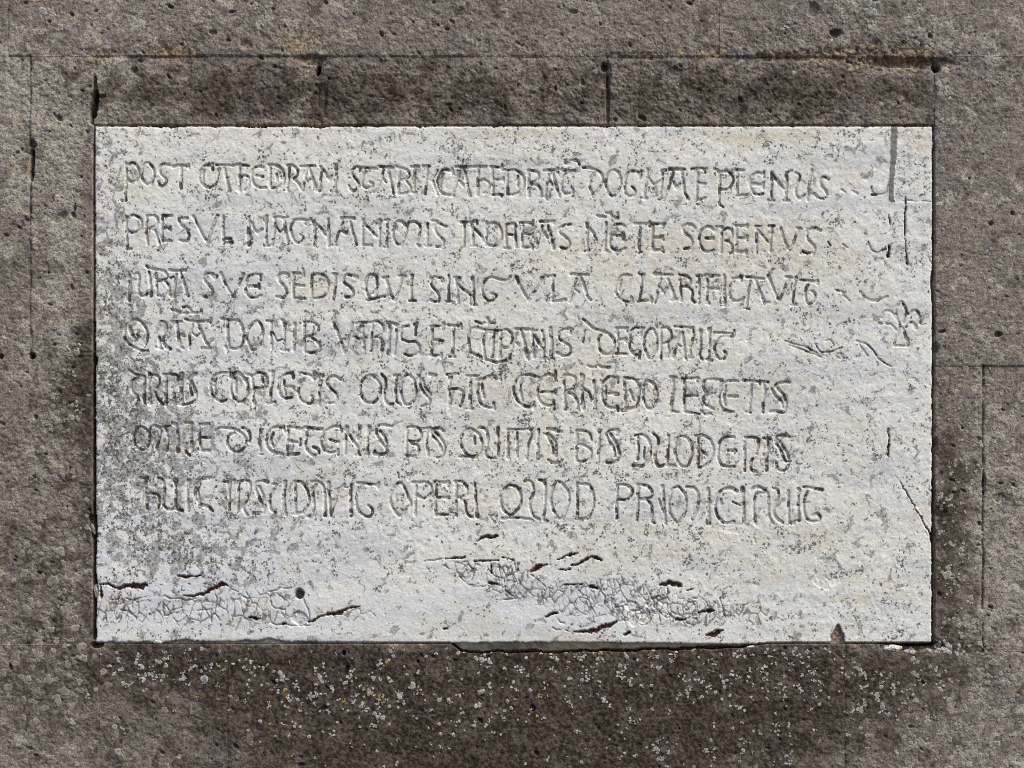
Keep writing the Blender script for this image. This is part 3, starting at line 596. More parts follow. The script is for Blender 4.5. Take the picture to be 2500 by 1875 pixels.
# chipped white flakes near the middle of the crazed zone
for (cx, cy, rx, ry, a, dp) in ((732, 1510, 22, 17, .4, 3.5), (1545, 1480, 26, 12, .5, 2.5), (1600, 1470, 22, 14, -.4, 3), (1575, 1505, 14, 20, .2, 2.5), (1545, 1510, 10, 20, 0, 2.5), (2020, 1400, 32, 40, .3, 1.6), (1800, 1290, 40, 12, 0, 1.0)):
    sl, m = ell(cx, cy, rx, ry, a, 0.12, 0.35); HS[sl] -= dp * m
sl, m = ell(731, 1449, 10.5, 12, 0, 0.18, 0.1); HS[sl] -= 24 * m; dowel = np.zeros_like(X); dowel[sl] = m
# old grey mortar filling at the top right, thin saw lines, the split-off corner
MT = np.zeros_like(X)
stamp(MT, None, 0, np.array([(2184, 300, 2.0), (2182, 380, 1.9), (2177, 440, 1.45), (2176, 486, 1.5), (2180, 491, 1.2)]), 4.3)
mort = sst(0.0, 0.16, MT + 0.12 * SMALL)
HS = np.where(mort > 0, HS * (1 - mort) + mort * (0.9 + 0.6 * n2 + 1.2 * perlin(X / 30, Y / 12, 3)), HS)
corner = sst(-1.5, 1.5, (X - 2184) * 0.858 - (Y - 1148) * 0.514) * (Y < 1303) * sst(1150, 1250, Y)
HS = HS - 1.6 * corner
rep = (X > 2178) & (Y < 493); HS = HS - 1.3 * rep * (mort < .5)
ridge = gauss(1950, 560, 330, 10, 1.2) * 0
# edges: rounded arris, then straight down into the joint
arris = np.clip(1 - sd / 4.0, 0, 1)
HS = HS - 1.6 * arris ** 2 * (sd > 0) - np.where((Y > SB - 12) & (np.interp(X, GX, LIPX) < .1) & (X < 2150), 7, np.where(Y < 335, 14, 45)) * sst(0, -2.5, sd)
lipm = (Y > bot_n) & (Y < np.interp(X, GX, LIP)) & (np.interp(X, GX, LIPX) > 0.15)
HS = np.where(lipm, -3 - (Y - bot_n) * .55 + 2.6 * n2, HS)
HS = np.maximum(HS, -45)

# ---------------------------------------------------------------- wall relief (px, outwards)
V = lambda c: np.interp  # (placeholder keeps names short)
hv = np.zeros_like(X); cnt = np.zeros_like(X)
for k, (x0, x1, y0, y1, h, c) in enumerate(BLOCKS):
    m = (X >= x0) & (X <= x1) & (Y >= y0) & (Y <= y1); hv[m] += h / S; cnt[m] += 1
base = hv / np.maximum(cnt, 1)
HW = base + 5.0 * fbm(X, Y, 190, 3, 0.55, seed=50)
tuf1 = fbm(u_, v_, 26, 3, 0.62, seed=53); tuf2 = fbm(X, Y, 9, 2, 0.6, seed=56)
coarse = np.clip(0.75 + 0.7 * (gauss(1900, 230, 600, 120) + gauss(900, 230, 700, 100, .7)) - 0.25 * (X > 2283) + 0.3 * fbm(X, Y, 150, 2, seed=58), 0.35, 1.6)
HW = HW + coarse * (3.0 * tuf1 + 1.2 * tuf2)
ridged = 1 - np.abs(fbm(X * 1.0 + 20 * fbm(X, Y, 60, 1, seed=61), Y, 34, 3, 0.6, seed=60)) * 2.4
HW = HW - 1.6 * coarse * sst(0.86, 1.0, ridged)
rs = np.random.RandomState(5)
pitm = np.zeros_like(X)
for q in range(1000):
    x = rs.uniform(-20, 2520); y = rs.uniform(-20, 1895)
    if SL - 8 < x < SR + 8 and ST - 8 < y < SB + 12: continue
    r = rs.choice([2.2, 2.8, 3.6, 5.0, 8.0], p=[.4, .3, .18, .09, .03])
    if y > 1400 or x > 2283: r *= 0.75
    sl, m = ell(x, y, r * rs.uniform(1, 2.2), r, rs.uniform(-.2, 1.4), .4, .4)
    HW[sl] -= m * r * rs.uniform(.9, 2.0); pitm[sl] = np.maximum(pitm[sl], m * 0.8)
# lumps
for q in range(700):
    x = rs.uniform(-20, 2520); y = rs.uniform(-20, 1895); r = rs.uniform(4, 16)
    sl, m = ell(x, y, r * 1.4, r, rs.uniform(0, 3), .7, .5); HW[sl] += m * r * 0.13
# joints: x0,y0,x1,y1, half width px, depth px, openness 0..1
JOINTS = [(22, -20, 22, 137, 2.6, 7, .5), (1137, -20, 1137, 137, 2.4, 5, .45), (1758, -20, 1758, 132, 2.6, 8, .45), (2053, -20, 2053, 137, 2.4, 6, .35),
 (-20, 137, 232, 137, 2.6, 5, .3), (232, 139, 779, 139, 3.0, 6, .35), (779, 139, 1482, 139, 3.0, 6, .28), (1482, 140, 2130, 140, 3.0, 6, .3), (2283, 140, 2520, 140, 2.5, 3, .2),
 (75, 137, 75, 870, 2.9, 14, .62), (232, 137, 232, 308, 3.0, 12, .4), (779, 137, 779, 308, 3.0, 12, .45), (1482, 137, 1482, 308, 3.0, 12, .6), (2283, 150, 2283, 308, 2.8, 9, .6),
 (-20, 870, 75, 870, 2.6, 5, .3), (75, 870, 232, 870, 2.5, 3, .2), (2400, 893, 2400, 1590, 3.2, 14, .9), (2400, 893, 2520, 893, 2.6, 4, .2),
 (-20, 1574, 232, 1574, 2.6, 4, .35), (2283, 1590, 2400, 1590, 2.8, 6, .45), (2400, 1590, 2520, 1590, 2.6, 5, .5),
 (245, 1574, 245, 1895, 2.6, 5, .4), (558, 1574, 558, 1895, 2.4, 3, .3), (2063, 1574, 2063, 1895, 3.0, 8, .6)]
for q, (x0, y0, x1, y1, hw, dp, op) in enumerate(JOINTS):
    hor = y0 == y1
    m = hw * 4 + 4
    i0, i1 = np.searchsorted(GX, [min(x0, x1) - (2 if hor else m), max(x0, x1) + (2 if hor else m)])
    j0, j1 = np.searchsorted(GY, [min(y0, y1) - (m if hor else 2), max(y0, y1) + (m if hor else 2)])
    sl = (slice(j0, j1), slice(i0, i1)); t = X[sl] if hor else Y[sl]
    wob = 5.0 * fbm(t, t * 0 + q * 7.7, 90, 4, .6, seed=80)
    gap_ = sst(-.28, .12, fbm(X[sl], Y[sl] + 13 * q, 55, 3, .6, seed=85))
    d = np.abs((Y[sl] - y0 if hor else X[sl] - x0) + wob)
    open_ = (.35 + .5 * op) * sst(.80 - op, 1.25 - op, 0.5 + 1.1 * fbm(t, t * 0 + 3.3 * q, 70, 3, .6, seed=82))
    wd = hw * (0.7 + 0.5 * open_)
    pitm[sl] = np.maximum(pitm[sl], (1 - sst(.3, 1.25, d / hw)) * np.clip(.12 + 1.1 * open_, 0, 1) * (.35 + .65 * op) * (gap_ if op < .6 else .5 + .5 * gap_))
    HW[sl] -= 0.42 * dp * open_ * (1 - sst(0.25, 1.0, d / wd)) + 1.3 * open_ * (1 - sst(0, 1, d / (wd * 3)))
# spalled joints, holes
och = np.zeros_like(X)
for (cx, cy, rx, ry, a, dp, oc) in ((229, 258, 8.5, 38, .12, 60, .1), (231, 215, 5, 30, 0, 18, .1), (2286, 165, 10, 10, .0, 50, .3), (2215, 152, 78, 9, .02, 26, 1), (2170, 136, 80, 24, .1, 9, 1), (2050, 136, 70, 12, 0, 5, .8),
     (1960, 134, 70, 8, 0, 4, .8), (1560, 136, 60, 6, 0, 5, .8), (1740, 128, 30, 12, 0, 6, .7), (1905, 140, 60, 6, 0, 6, .7), (420, 128, 52, 12, .1, 5, .9), (250, 132, 50, 8, 0, 5, .7), (735, 110, 40, 34, .4, 6, .5), (760, 145, 34, 12, 0, 7, .3),
     (777, 170, 5, 13, .1, 30, .1), (1477, 190, 8, 26, .1, 20, .5), (1484, 245, 4, 60, 0, 12, .2), (79, 400, 4.5, 40, .03, 40, .1), (79, 868, 8, 7, 0, 30, .1), (70, 405, 25, 16, 0, 4, .5), (2, 870, 5, 6, 0, 20, .1),
     (232, 1300, 9, 46, -.25, 22, .1), (238, 1574, 14, 8, 0, 30, .1), (2228, 1578, 48, 7, 0, 30, .5), (2402, 1180, 4, 20, 0, 18, .1), (2282, 1080, 6, 10, 0, 30, 0), (2284, 850, 7, 12, 0, 20, 0), (2290, 1250, 14, 16, 0, 12, .5),
     (147, 530, 17, 9, -.7, 8, .1), (182, 505, 4, 9, .2, 12, .1), (1985, 24, 12, 16, .3, 7, .1), (1400, 28, 10, 5, .1, 7, .1), (2420, 545, 5, 5, 0, 10, 0), (845, 1640, 5, 14, .3, 9, 0), (840, 1594, 4, 5, 0, 14, .3), (2440, 1215, 14, 10, 0, 4, 0),
     (775, 260, 20, 60, .2, 5, .3), (320, 340, 1, 1, 0, 0, 0), (1650, 175, 16, 10, 0, 6, 0), (600, 110, 16, 10, 0, 4, .1), (520, 80, 8, 5, 0, 7, 0)):
    sl, m = ell(cx, cy, rx * (1.15 if oc > .4 else 1), ry * (1.25 if oc > .4 else 1), a, .75 if oc > .4 else .3, .55 if oc > .4 else .3); HW[sl] -= dp * m * (.62 if oc > .4 else 1); och[sl] = np.maximum(och[sl], m * oc)
# gap all round the slab
sdo = np.minimum(np.minimum(X - (SL - 1), (SR + 1.5) - X), np.minimum(Y - (ST - 1.5), np.interp(X, GX, np.maximum(SB + 1, LIP + 3)) - Y))
gl = (Y > ST) & (X < 300); gb = Y > 1500
gapw = np.where(X < 400, 3.5 + 1.5 * sst(700, 1100, Y), np.where(X > 2200, 4.0 + 3 * fbm(X, Y, 60, 2, seed=90), 2.0))
gapw = np.where((Y < 350), 1.2, gapw); gapw = np.where(Y > SB - 4, 0.6 + 3.6 * np.interp(X, GX, LIPX) + 4 * sst(2150, 2200, X) + 4 * fbm(X, Y, 40, 3, .6, seed=91) * (np.interp(X, GX, LIPX) + .3), gapw)
gapw = np.maximum(gapw, 1.0)
HW = HW - (10 + 35 * np.clip(np.interp(X, GX, LIPX) + (Y < SB - 8) + (X > 2150) * 1.0, 0, 1)) * sst(-gapw - 1.5, -gapw * 0.35, sdo + 0.8 * SMALL) * np.where(Y < 330, sst(-.5, .3, fbm(X, Y, 50, 2, seed=92)) * .5 + .15, 1)
HW = np.maximum(HW, -60)

# ---------------------------------------------------------------- join both reliefs on one grid
def cellmask_to_vert(m):
    v = np.zeros((NY, NX), bool)
    v[:-1, :-1] |= m; v[1:, :-1] |= m; v[:-1, 1:] |= m; v[1:, 1:] |= m
    return v
slabv = cellmask_to_vert(BLK == -2); wallv = cellmask_to_vert(BLK != -2)
# notch filled by wall stone
HSF = np.where(nt_ < 0, np.maximum(HS, -7 + 2.0 * tuf1), HS)
H = np.where(slabv & ~wallv, HSF, HW)
H = np.where(slabv & wallv, np.minimum(HS, HW), H)
H = np.where(slabv & wallv, np.minimum(H, np.where((Y > SB - 12) & (np.interp(X, GX, LIPX) < .1) & (X < 2150), -5, np.where(Y < 335, -9, -22))), H)
H = H.astype(np.float32)

# ---------------------------------------------------------------- surface maps stored on the vertices
def s3(*a): return np.clip(sum(a), 0, 1)
row = np.zeros_like(X)
dens = (0.05 + gauss(265, 800, 45, 420, .45) + gauss(330, 1200, 160, 230, .40) + gauss(500, 1330, 230, 90, .40) + gauss(1000, 1050, 700, 220, .12)
        + gauss(300, 1010, 70, 90, .4) + gauss(1350, 350, 320, 30, .34) + gauss(850, 365, 60, 25, .3) + gauss(700, 330, 60, 12, .3) + gauss(900, 505, 650, 22, .16) + gauss(1300, 640, 180, 30, .2)
        + gauss(700, 900, 400, 35, .22) + gauss(1250, 910, 130, 30, .2) + gauss(1640, 1150, 350, 30, .3) + gauss(1950, 1090, 130, 45, .3) + gauss(1450, 1300, 250, 28, .26) + gauss(2020, 1340, 90, 16, .34)
        + gauss(1700, 1360, 160, 30, .22) + gauss(2225, 440, 45, 60, .3) + gauss(1950, 345, 60, 25, .26) + gauss(2230, 620, 40, 60, .2) + gauss(700, 745, 350, 18, .24) + gauss(450, 620, 180, 22, .24) + gauss(1300, 990, 160, 22, .15)
        + gauss(2170, 1430, 90, 50, .14) + gauss(1900, 1520, 250, 25, .16) + gauss(380, 1540, 150, 20, .3) + gauss(1050, 1130, 250, 22, .2) + gauss(1500, 1015, 200, 18, .2) + gauss(2230, 1180, 40, 70, .22)
        - gauss(600, 655, 120, 12, .2) - gauss(2000, 470, 200, 40, .2) - gauss(900, 1500, 300, 60, .25) - gauss(2050, 1240, 140, 60, .15) - gauss(1250, 1500, 250, 60, .2) - gauss(400, 1040, 50, 20, .1))
patch = s3(gauss(245, 560, 14, 200, .4), gauss(800, 318, 90, 10, .5), gauss(250, 350, 40, 40, .4), gauss(340, 1150, 190, 260, .85), gauss(270, 700, 50, 420, .55), gauss(520, 1350, 160, 70, .55), gauss(350, 1000, 100, 130, .3), gauss(315, 770, 40, 100, .8), gauss(600, 950, 300, 250, .18))
cool = s3(gauss(380, 1330, 420, 300, .9), gauss(430, 690, 220, 60, .45), gauss(1450, 1480, 420, 70, .75), gauss(500, 860, 200, 40, .5), gauss(2000, 850, 250, 150, .3), gauss(2080, 500, 180, 40, .35), gauss(560, 600, 200, 60, .3), gauss(2150, 800, 120, 200, .25))
warm = s3(gauss(1500, 750, 500, 330, .30), gauss(2050, 900, 260, 500, .22), gauss(1900, 1350, 330, 130, .3), gauss(1850, 335, 160, 22, .8), gauss(1250, 325, 160, 14, .7), gauss(2240, 350, 40, 60, .5), gauss(1150, 1150, 400, 80, .25), gauss(1650, 610, 350, 60, .3), gauss(1300, 950, 300, 120, .28), gauss(1900, 600, 150, 80, .3), gauss(1500, 1345, 350, 20, .45), gauss(2080, 1460, 60, 14, .6), gauss(450, 330, 200, 22, .35), gauss(2000, 1540, 250, 14, .4), gauss(1400, 1560, 200, 10, .5))
holec = s3(sst(0.02, 0.25, hole), .75 * dowel); crc = s3(0.75 * sst(.25, .8, crack), 0.9 * sst(.10, .5, cedge))
lipc = np.where(lipm, 1.0, 0.0) + 0.8 * sst(1.5, -1.5, sd)
# wall maps
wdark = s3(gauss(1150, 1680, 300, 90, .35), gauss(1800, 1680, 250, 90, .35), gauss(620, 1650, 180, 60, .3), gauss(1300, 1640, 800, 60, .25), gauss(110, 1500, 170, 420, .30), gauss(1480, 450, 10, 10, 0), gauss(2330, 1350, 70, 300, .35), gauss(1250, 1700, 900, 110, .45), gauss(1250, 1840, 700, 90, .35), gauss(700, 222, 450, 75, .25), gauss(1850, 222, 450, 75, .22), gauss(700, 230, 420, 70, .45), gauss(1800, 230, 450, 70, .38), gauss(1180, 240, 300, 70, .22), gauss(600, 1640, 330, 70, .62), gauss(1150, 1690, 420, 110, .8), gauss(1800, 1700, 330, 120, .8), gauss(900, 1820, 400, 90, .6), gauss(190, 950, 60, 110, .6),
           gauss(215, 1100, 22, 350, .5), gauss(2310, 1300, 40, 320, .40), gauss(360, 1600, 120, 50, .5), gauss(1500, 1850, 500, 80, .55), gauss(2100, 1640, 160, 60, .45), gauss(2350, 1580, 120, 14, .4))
wlight = s3(gauss(110, 250, 130, 130, .25), gauss(2450, 900, 160, 900, .18), gauss(400, 30, 350, 80, .12), gauss(2300, 60, 250, 60, .35), gauss(745, 100, 50, 60, .5), gauss(300, 210, 60, 60, .3), gauss(30, 220, 60, 110, .9), gauss(150, 330, 70, 110, .45), gauss(150, 650, 50, 330, .8), gauss(40, 420, 40, 120, .6), gauss(60, 1550, 200, 350, .30), gauss(2450, 1350, 120, 300, .42), gauss(740, 260, 40, 90, .55), gauss(2075, 1640, 22, 220, .55), gauss(2080, 1600, 90, 30, .4), gauss(2350, 1800, 250, 120, .28),
            gauss(1130, 1620, 110, 20, .3), gauss(640, 1600, 120, 18, .4), gauss(250, 180, 40, 60, .4), gauss(300, 60, 200, 90, .25), gauss(560, 1750, 30, 150, .2), gauss(60, 900, 60, 500, .15))
wcool = s3(gauss(2400, 400, 250, 500, .7), gauss(2100, 60, 500, 120, .5), gauss(1300, 1800, 700, 140, .45), gauss(2450, 1780, 120, 200, .5), gauss(230, 400, 60, 250, .3), gauss(1000, 60, 700, 80, .3), gauss(90, 780, 60, 120, .4))
woch = s3(och, gauss(1400, 1594, 360, 9, .9), gauss(2170, 128, 100, 22, .7), gauss(1950, 130, 130, 10, .45), gauss(1700, 128, 60, 10, .4), gauss(735, 105, 40, 26, .3), gauss(440, 122, 45, 10, .6),  gauss(700, 300, 120, 8, .6), gauss(1700, 303, 500, 6, .45), gauss(2180, 285, 60, 25, .4), gauss(2420, 720, 60, 60, .3), gauss(1650, 118, 20, 20, .5), gauss(1250, 1584, 120, 12, .5), gauss(620, 304, 100, 6, .5))
A = 1 * (slabv & ~wallv)
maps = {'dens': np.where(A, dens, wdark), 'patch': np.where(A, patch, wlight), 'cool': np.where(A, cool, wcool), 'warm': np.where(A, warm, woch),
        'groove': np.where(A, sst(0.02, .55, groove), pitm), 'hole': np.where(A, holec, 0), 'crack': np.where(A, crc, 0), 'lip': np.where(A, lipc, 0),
        'fill': np.where(A, np.maximum(sst(1.0, -1.0, nt_), 0), 0)}
maps = {k: v.astype(np.float32) for k, v in maps.items()}

# ---------------------------------------------------------------- materials
class M:
    def __init__(s, name):
        s.m = bpy.data.materials.new(name); s.m.use_nodes = True; s.t = s.m.node_tree; s.t.nodes.clear()
        s.out = s.t.nodes.new('ShaderNodeOutputMaterial'); s.b = s.t.nodes.new('ShaderNodeBsdfPrincipled')
        s.t.links.new(s.b.outputs[0], s.out.inputs[0])
        s.co = s.t.nodes.new('ShaderNodeTexCoord').outputs['Object']
    def link(s, v, i):
        if isinstance(v, (int, float)): i.default_value = v
        elif isinstance(v, tuple): i.default_value = (*v, 1) if len(v) == 3 and i.type == 'RGBA' else v
        else: s.t.links.new(v, i)
    def attr(s, n):
        a = s.t.nodes.new('ShaderNodeAttribute'); a.attribute_name = n; return a.outputs['Fac']
    def math(s, op, a, b=0.0, c=None, clamp=False):
        n = s.t.nodes.new('ShaderNodeMath'); n.operation = op; n.use_clamp = clamp
        s.link(a, n.inputs[0]); s.link(b, n.inputs[1])
        if c is not None: s.link(c, n.inputs[2])
        return n.outputs[0]
    def vec(s, scale=(1, 1, 1), rot=(0, 0, 0), loc=(0, 0, 0), src=None):
        n = s.t.nodes.new('ShaderNodeMapping'); s.link(src or s.co, n.inputs[0])
        n.inputs['Scale'].default_value = scale; n.inputs['Rotation'].default_value = rot; n.inputs['Location'].default_value = loc
        return n.outputs[0]
    def noise(s, scale, detail=3, rough=.55, dist=0.0, v=None):
        n = s.t.nodes.new('ShaderNodeTexNoise'); s.link(v or s.co, n.inputs['Vector'])
        n.inputs['Scale'].default_value = scale; n.inputs['Detail'].default_value = detail
        n.inputs['Roughness'].default_value = rough; n.inputs['Distortion'].default_value = dist
        return n.outputs['Fac']
    def voro(s, scale, feat='F1', v=None, rnd=1.0):
        n = s.t.nodes.new('ShaderNodeTexVoronoi'); s.link(v or s.co, n.inputs['Vector']); n.feature = feat
        n.inputs['Scale'].default_value = scale; n.inputs['Randomness'].default_value = rnd
        return n
    def ss(s, x, e0, e1, lo=0.0, hi=1.0):
        n = s.t.nodes.new('ShaderNodeMapRange'); n.interpolation_type = 'SMOOTHSTEP'
        s.link(x, n.inputs[0]); s.link(e0, n.inputs[1]); s.link(e1, n.inputs[2]); n.inputs[3].default_value = lo; n.inputs[4].default_value = hi
        return n.outputs[0]
    def mix(s, f, a, b, mode='MIX'):
        n = s.t.nodes.new('ShaderNodeMix'); n.data_type = 'RGBA'; n.blend_type = mode
        s.link(f, n.inputs[0]); s.link(a, n.inputs[6]); s.link(b, n.inputs[7]); return n.outputs[2]
    def bump(s, h, strength, dist):
        n = s.t.nodes.new('ShaderNodeBump'); n.inputs['Strength'].default_value = strength; n.inputs['Distance'].default_value = dist
        s.link(h, n.inputs['Height']); s.t.links.new(n.outputs[0], s.b.inputs['Normal'])
    def done(s, col, rough=.9, spec=.2):
        s.link(col, s.b.inputs['Base Color']); s.link(rough, s.b.inputs['Roughness']); s.b.inputs['Specular IOR Level'].default_value = spec
        return s.m

def tufa_colour(m):
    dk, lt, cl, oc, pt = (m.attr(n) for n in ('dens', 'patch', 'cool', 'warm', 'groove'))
    A_, M_ = 'ADD', 'MULTIPLY'
    mid = m.noise(34, 5, .62, .5); nf = m.noise(120, 4, .62, .5); nff = m.noise(330, 3, .65)
    streak = m.noise(75, 4, .6, .8, m.vec((1.8, 1, .7), (0, .35, 0)))
    c = m.mix(m.ss(mid, .40, .60), (.225, .195, .160), (.330, .285, .232))
    c = m.mix(m.ss(m.noise(11, 6, .64, .6), .45, .56, 0, .8), c, (.230, .207, .186))
    c = m.mix(m.ss(m.noise(8, 6, .66, .6, m.vec(loc=(2, 9, 4))), .50, .60, 0, .6), c, (.380, .325, .265))
    c = m.mix(m.math(M_, cl, .65), c, (.255, .236, .216))
    c = m.mix(m.math(M_, m.ss(m.math(A_, streak, m.math(M_, lt, .12)), .52, .62), .75), c, (.370, .305, .230))
    cr = m.ss(m.math(A_, m.noise(26, 7, .70, .6, m.vec(loc=(3, 1, 5))), m.math(M_, lt, .22)), .575, .62)
    c = m.mix(m.math(M_, cr, .75), c, (.53, .50, .40))
    oo = m.math(M_, m.ss(m.math(A_, mid, m.math(M_, oc, .4)), .58, .74), m.ss(oc, .02, .3))
    c = m.mix(m.math(M_, oo, .9), c, m.mix(m.ss(nf, .42, .58), (.24, .175, .105), (.46, .36, .23)))
    c = m.mix(m.ss(nf, .36, .50, .62, 0), c, (.085, .070, .058))
    c = m.mix(m.ss(nf, .54, .68, 0, .55), c, (.40, .345, .285))
    c = m.mix(m.ss(nff, .38, .56, .60, 0), c, (.085, .070, .060))
    c = m.mix(m.ss(nff, .56, .70, 0, .35), c, (.45, .40, .34))
    dd = m.ss(m.math(A_, m.noise(20, 7, .68, .6, m.vec(loc=(7, 2, 1))), m.math(M_, dk, .26)), .545, .68)
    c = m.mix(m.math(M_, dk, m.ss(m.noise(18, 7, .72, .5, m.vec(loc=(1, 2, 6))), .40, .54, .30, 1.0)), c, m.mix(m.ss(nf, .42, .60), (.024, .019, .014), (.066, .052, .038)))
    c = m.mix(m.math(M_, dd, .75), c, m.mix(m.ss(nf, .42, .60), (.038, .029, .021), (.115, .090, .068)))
    bl = m.ss(m.noise(70, 3, .6, .6, m.vec((1, 1, 1), (0, 0, 0), (11, 3, 7))), .335, .30)
    c = m.mix(m.math(M_, bl, .8), c, (.030, .025, .022))
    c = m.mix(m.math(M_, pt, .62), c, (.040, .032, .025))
    return c, nf, nff

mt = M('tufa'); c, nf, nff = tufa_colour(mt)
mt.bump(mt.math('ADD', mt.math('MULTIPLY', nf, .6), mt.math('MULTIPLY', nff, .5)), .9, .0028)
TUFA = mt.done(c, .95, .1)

ms = M('weathered_marble'); A_, M_ = 'ADD', 'MULTIPLY'
dn, pa, co_, wa, gr, ho, ck, lp, fl = (ms.attr(n) for n in ('dens', 'patch', 'cool', 'warm', 'groove', 'hole', 'crack', 'lip', 'fill'))
big = ms.noise(5, 4, .6); mid = ms.noise(26, 5, .6, .3); fine = ms.noise(150, 4, .62, .3); vfine = ms.noise(480, 3, .65)
strk = ms.noise(6, 6, .62, .6, ms.vec((.5, 1, 3.4), (0, .06, 0)))
c = ms.mix(ms.ss(big, .42, .58), (.755, .765, .715), (.80, .80, .735))
c = ms.mix(ms.math(M_, co_, .85), c, (.70, .74, .81))
c = ms.mix(ms.ss(strk, .52, .59, 0, .65), c, (.60, .605, .61))
c = ms.mix(ms.ss(strk, .47, .40, 0, .55), c, (.86, .82, .73))
c = ms.mix(ms.math(M_, ms.ss(ms.math(A_, mid, ms.math(M_, wa, .3)), .52, .70), ms.math(A_, .10, wa)), c, (.68, .61, .48))
c = ms.mix(ms.ss(mid, .44, .35, 0, .4), c, (.58, .58, .57))
c = ms.mix(ms.ss(ms.noise(10, 6, .64, .8, ms.vec((.7, 1, 1.8), (0, .3, 0), (6, 1, 2))), .52, .62, 0, .5), c, (.68, .63, .51))
c = ms.mix(ms.ss(fine, .38, .48, .26, 0), c, (.52, .505, .47))
c = ms.mix(ms.ss(vfine, .38, .50, .22, 0), c, (.50, .485, .45))
c = ms.mix(ms.ss(fine, .54, .64, 0, .4), c, (.88, .87, .83))
# grey patches of lichen
pn = ms.noise(42, 6, .66, .6)
pm = ms.ss(ms.math(A_, pn, ms.math(M_, pa, .125)), .585, .600)
c = ms.mix(ms.math(M_, pm, .85), c, ms.mix(ms.ss(fine, .44, .56), (.21, .205, .19), (.43, .42, .39)))
# dark specks, gathered in swarms
sw = ms.noise(15, 4, .62, .5, ms.vec(loc=(4, 4, 4)))
sp = ms.noise(140, 4, .62, .35, ms.vec((1.15, 1, 1), (0, .5, 0), (9, 2, 2)))
lvl = ms.math(A_, ms.math(M_, dn, .155), ms.math(M_, ms.ss(sw, .46, .64), .105))
sm_ = ms.ss(ms.math(A_, sp, lvl), .705, .73)
nzv = ms.t.nodes.new('ShaderNodeTexNoise'); ms.link(ms.co, nzv.inputs['Vector']); nzv.inputs['Scale'].default_value = 220; nzv.inputs['Detail'].default_value = 2
vm = ms.t.nodes.new('ShaderNodeVectorMath'); vm.operation = 'MULTIPLY_ADD'; ms.t.links.new(nzv.outputs['Color'], vm.inputs[0]); vm.inputs[1].default_value = (.0085,) * 3; ms.t.links.new(ms.co, vm.inputs[2])
vd = ms.voro(195, 'F1', vm.outputs[0]); sd_ = ms.t.nodes.new('ShaderNodeSeparateColor'); ms.t.links.new(vd.outputs['Color'], sd_.inputs[0])
clump = ms.ss(ms.noise(48, 4, .62, .5, ms.vec(loc=(8, 8, 1))), .50, .56)
dl = ms.math(M_, clump, ms.math(A_, ms.math(M_, dn, 1.25), ms.math(M_, ms.ss(sw, .50, .60), .55)))
dots = ms.math(M_, ms.ss(vd.outputs['Distance'], .58, .46), ms.math('LESS_THAN', sd_.outputs[0], dl))
sm_ = ms.math('MAXIMUM', sm_, dots)
c = ms.mix(ms.math(M_, sm_, .90), c, ms.mix(ms.ss(fine, .45, .58), (.060, .055, .047), (.17, .155, .135)))
# round brownish spots
vr = ms.voro(62, 'F1', ms.vec(loc=(1, 0, 3)))
sep = ms.t.nodes.new('ShaderNodeSeparateColor'); ms.t.links.new(vr.outputs['Color'], sep.inputs[0])
vs = ms.math(M_, ms.ss(vr.outputs['Distance'], .20, .13), ms.math('GREATER_THAN', ms.math(A_, sep.outputs[0], ms.math(M_, dn, .25)), .90))
c = ms.mix(ms.math(M_, vs, .7), c, (.20, .175, .14))
# grooves: thin dirt everywhere, black growth in places, tan stain in others
c = ms.mix(ms.math(M_, gr, .36), c, (.50, .48, .43))
c = ms.mix(ms.math(M_, gr, ms.ss(ms.noise(24, 3, .6, 0, ms.vec(loc=(2, 8, 1))), .50, .62, 0, .55)), c, (.40, .31, .215))
gn = ms.noise(50, 3, .6, .3, ms.vec(loc=(5, 5, 0)))
gd = ms.ss(ms.math(A_, gn, ms.math(M_, dn, .10)), .540, .565)
c = ms.mix(ms.math(M_, ms.ss(gr, .25, .70), ms.math(M_, gd, .90)), c, ms.mix(ms.ss(fine, .46, .60), (.045, .034, .027), (.12, .10, .078)))
c = ms.mix(ms.math(M_, ck, .85), c, (.13, .105, .090))
c = ms.mix(ho, c, ms.mix(ms.ss(fine, .44, .6), (.06, .030, .020), (.22, .095, .058)))
c = ms.mix(ms.math(M_, ms.math('MINIMUM', lp, 1.0), .8), c, ms.mix(ms.ss(mid, .42, .58), (.16, .12, .07), (.42, .34, .23)))
c = ms.mix(fl, c, ms.mix(ms.ss(fine, .44, .56), (.13, .10, .08), (.34, .28, .22)))
ms.bump(ms.math(A_, ms.math(M_, fine, .6), ms.math(A_, ms.math(M_, vfine, .4), ms.math(M_, pm, .25))), .55, .0020)
MARBLE = ms.done(c, .72, .25)

mm = M('grey_mortar'); n = mm.noise(60, 5, .6); n2_ = mm.noise(420, 3, .7)
c = mm.mix(mm.ss(n, .35, .65), (.19, .18, .155), (.26, .245, .215)); c = mm.mix(mm.ss(n2_, .35, .6, .4, 0), c, (.19, .175, .155))
mm.bump(n2_, .5, .001); MORTAR = mm.done(c, .9, .15)

ml = M('lichen'); tone = ml.attr('tone'); ring = ml.attr('ring'); n = ml.noise(420, 4, .7)
c = ml.mix(tone, (.33, .295, .245), (.62, .62, .58)); c = ml.mix(ml.attr('yellow'), c, (.55, .36, .13))
c = ml.mix(ml.math('MULTIPLY', ring, .6), c, (.16, .145, .125)); c = ml.mix(ml.ss(n, .40, .56, .65, 0), c, (.13, .115, .095))
ml.bump(n, .6, .0012); LICHEN = ml.done(c, .95, .1)

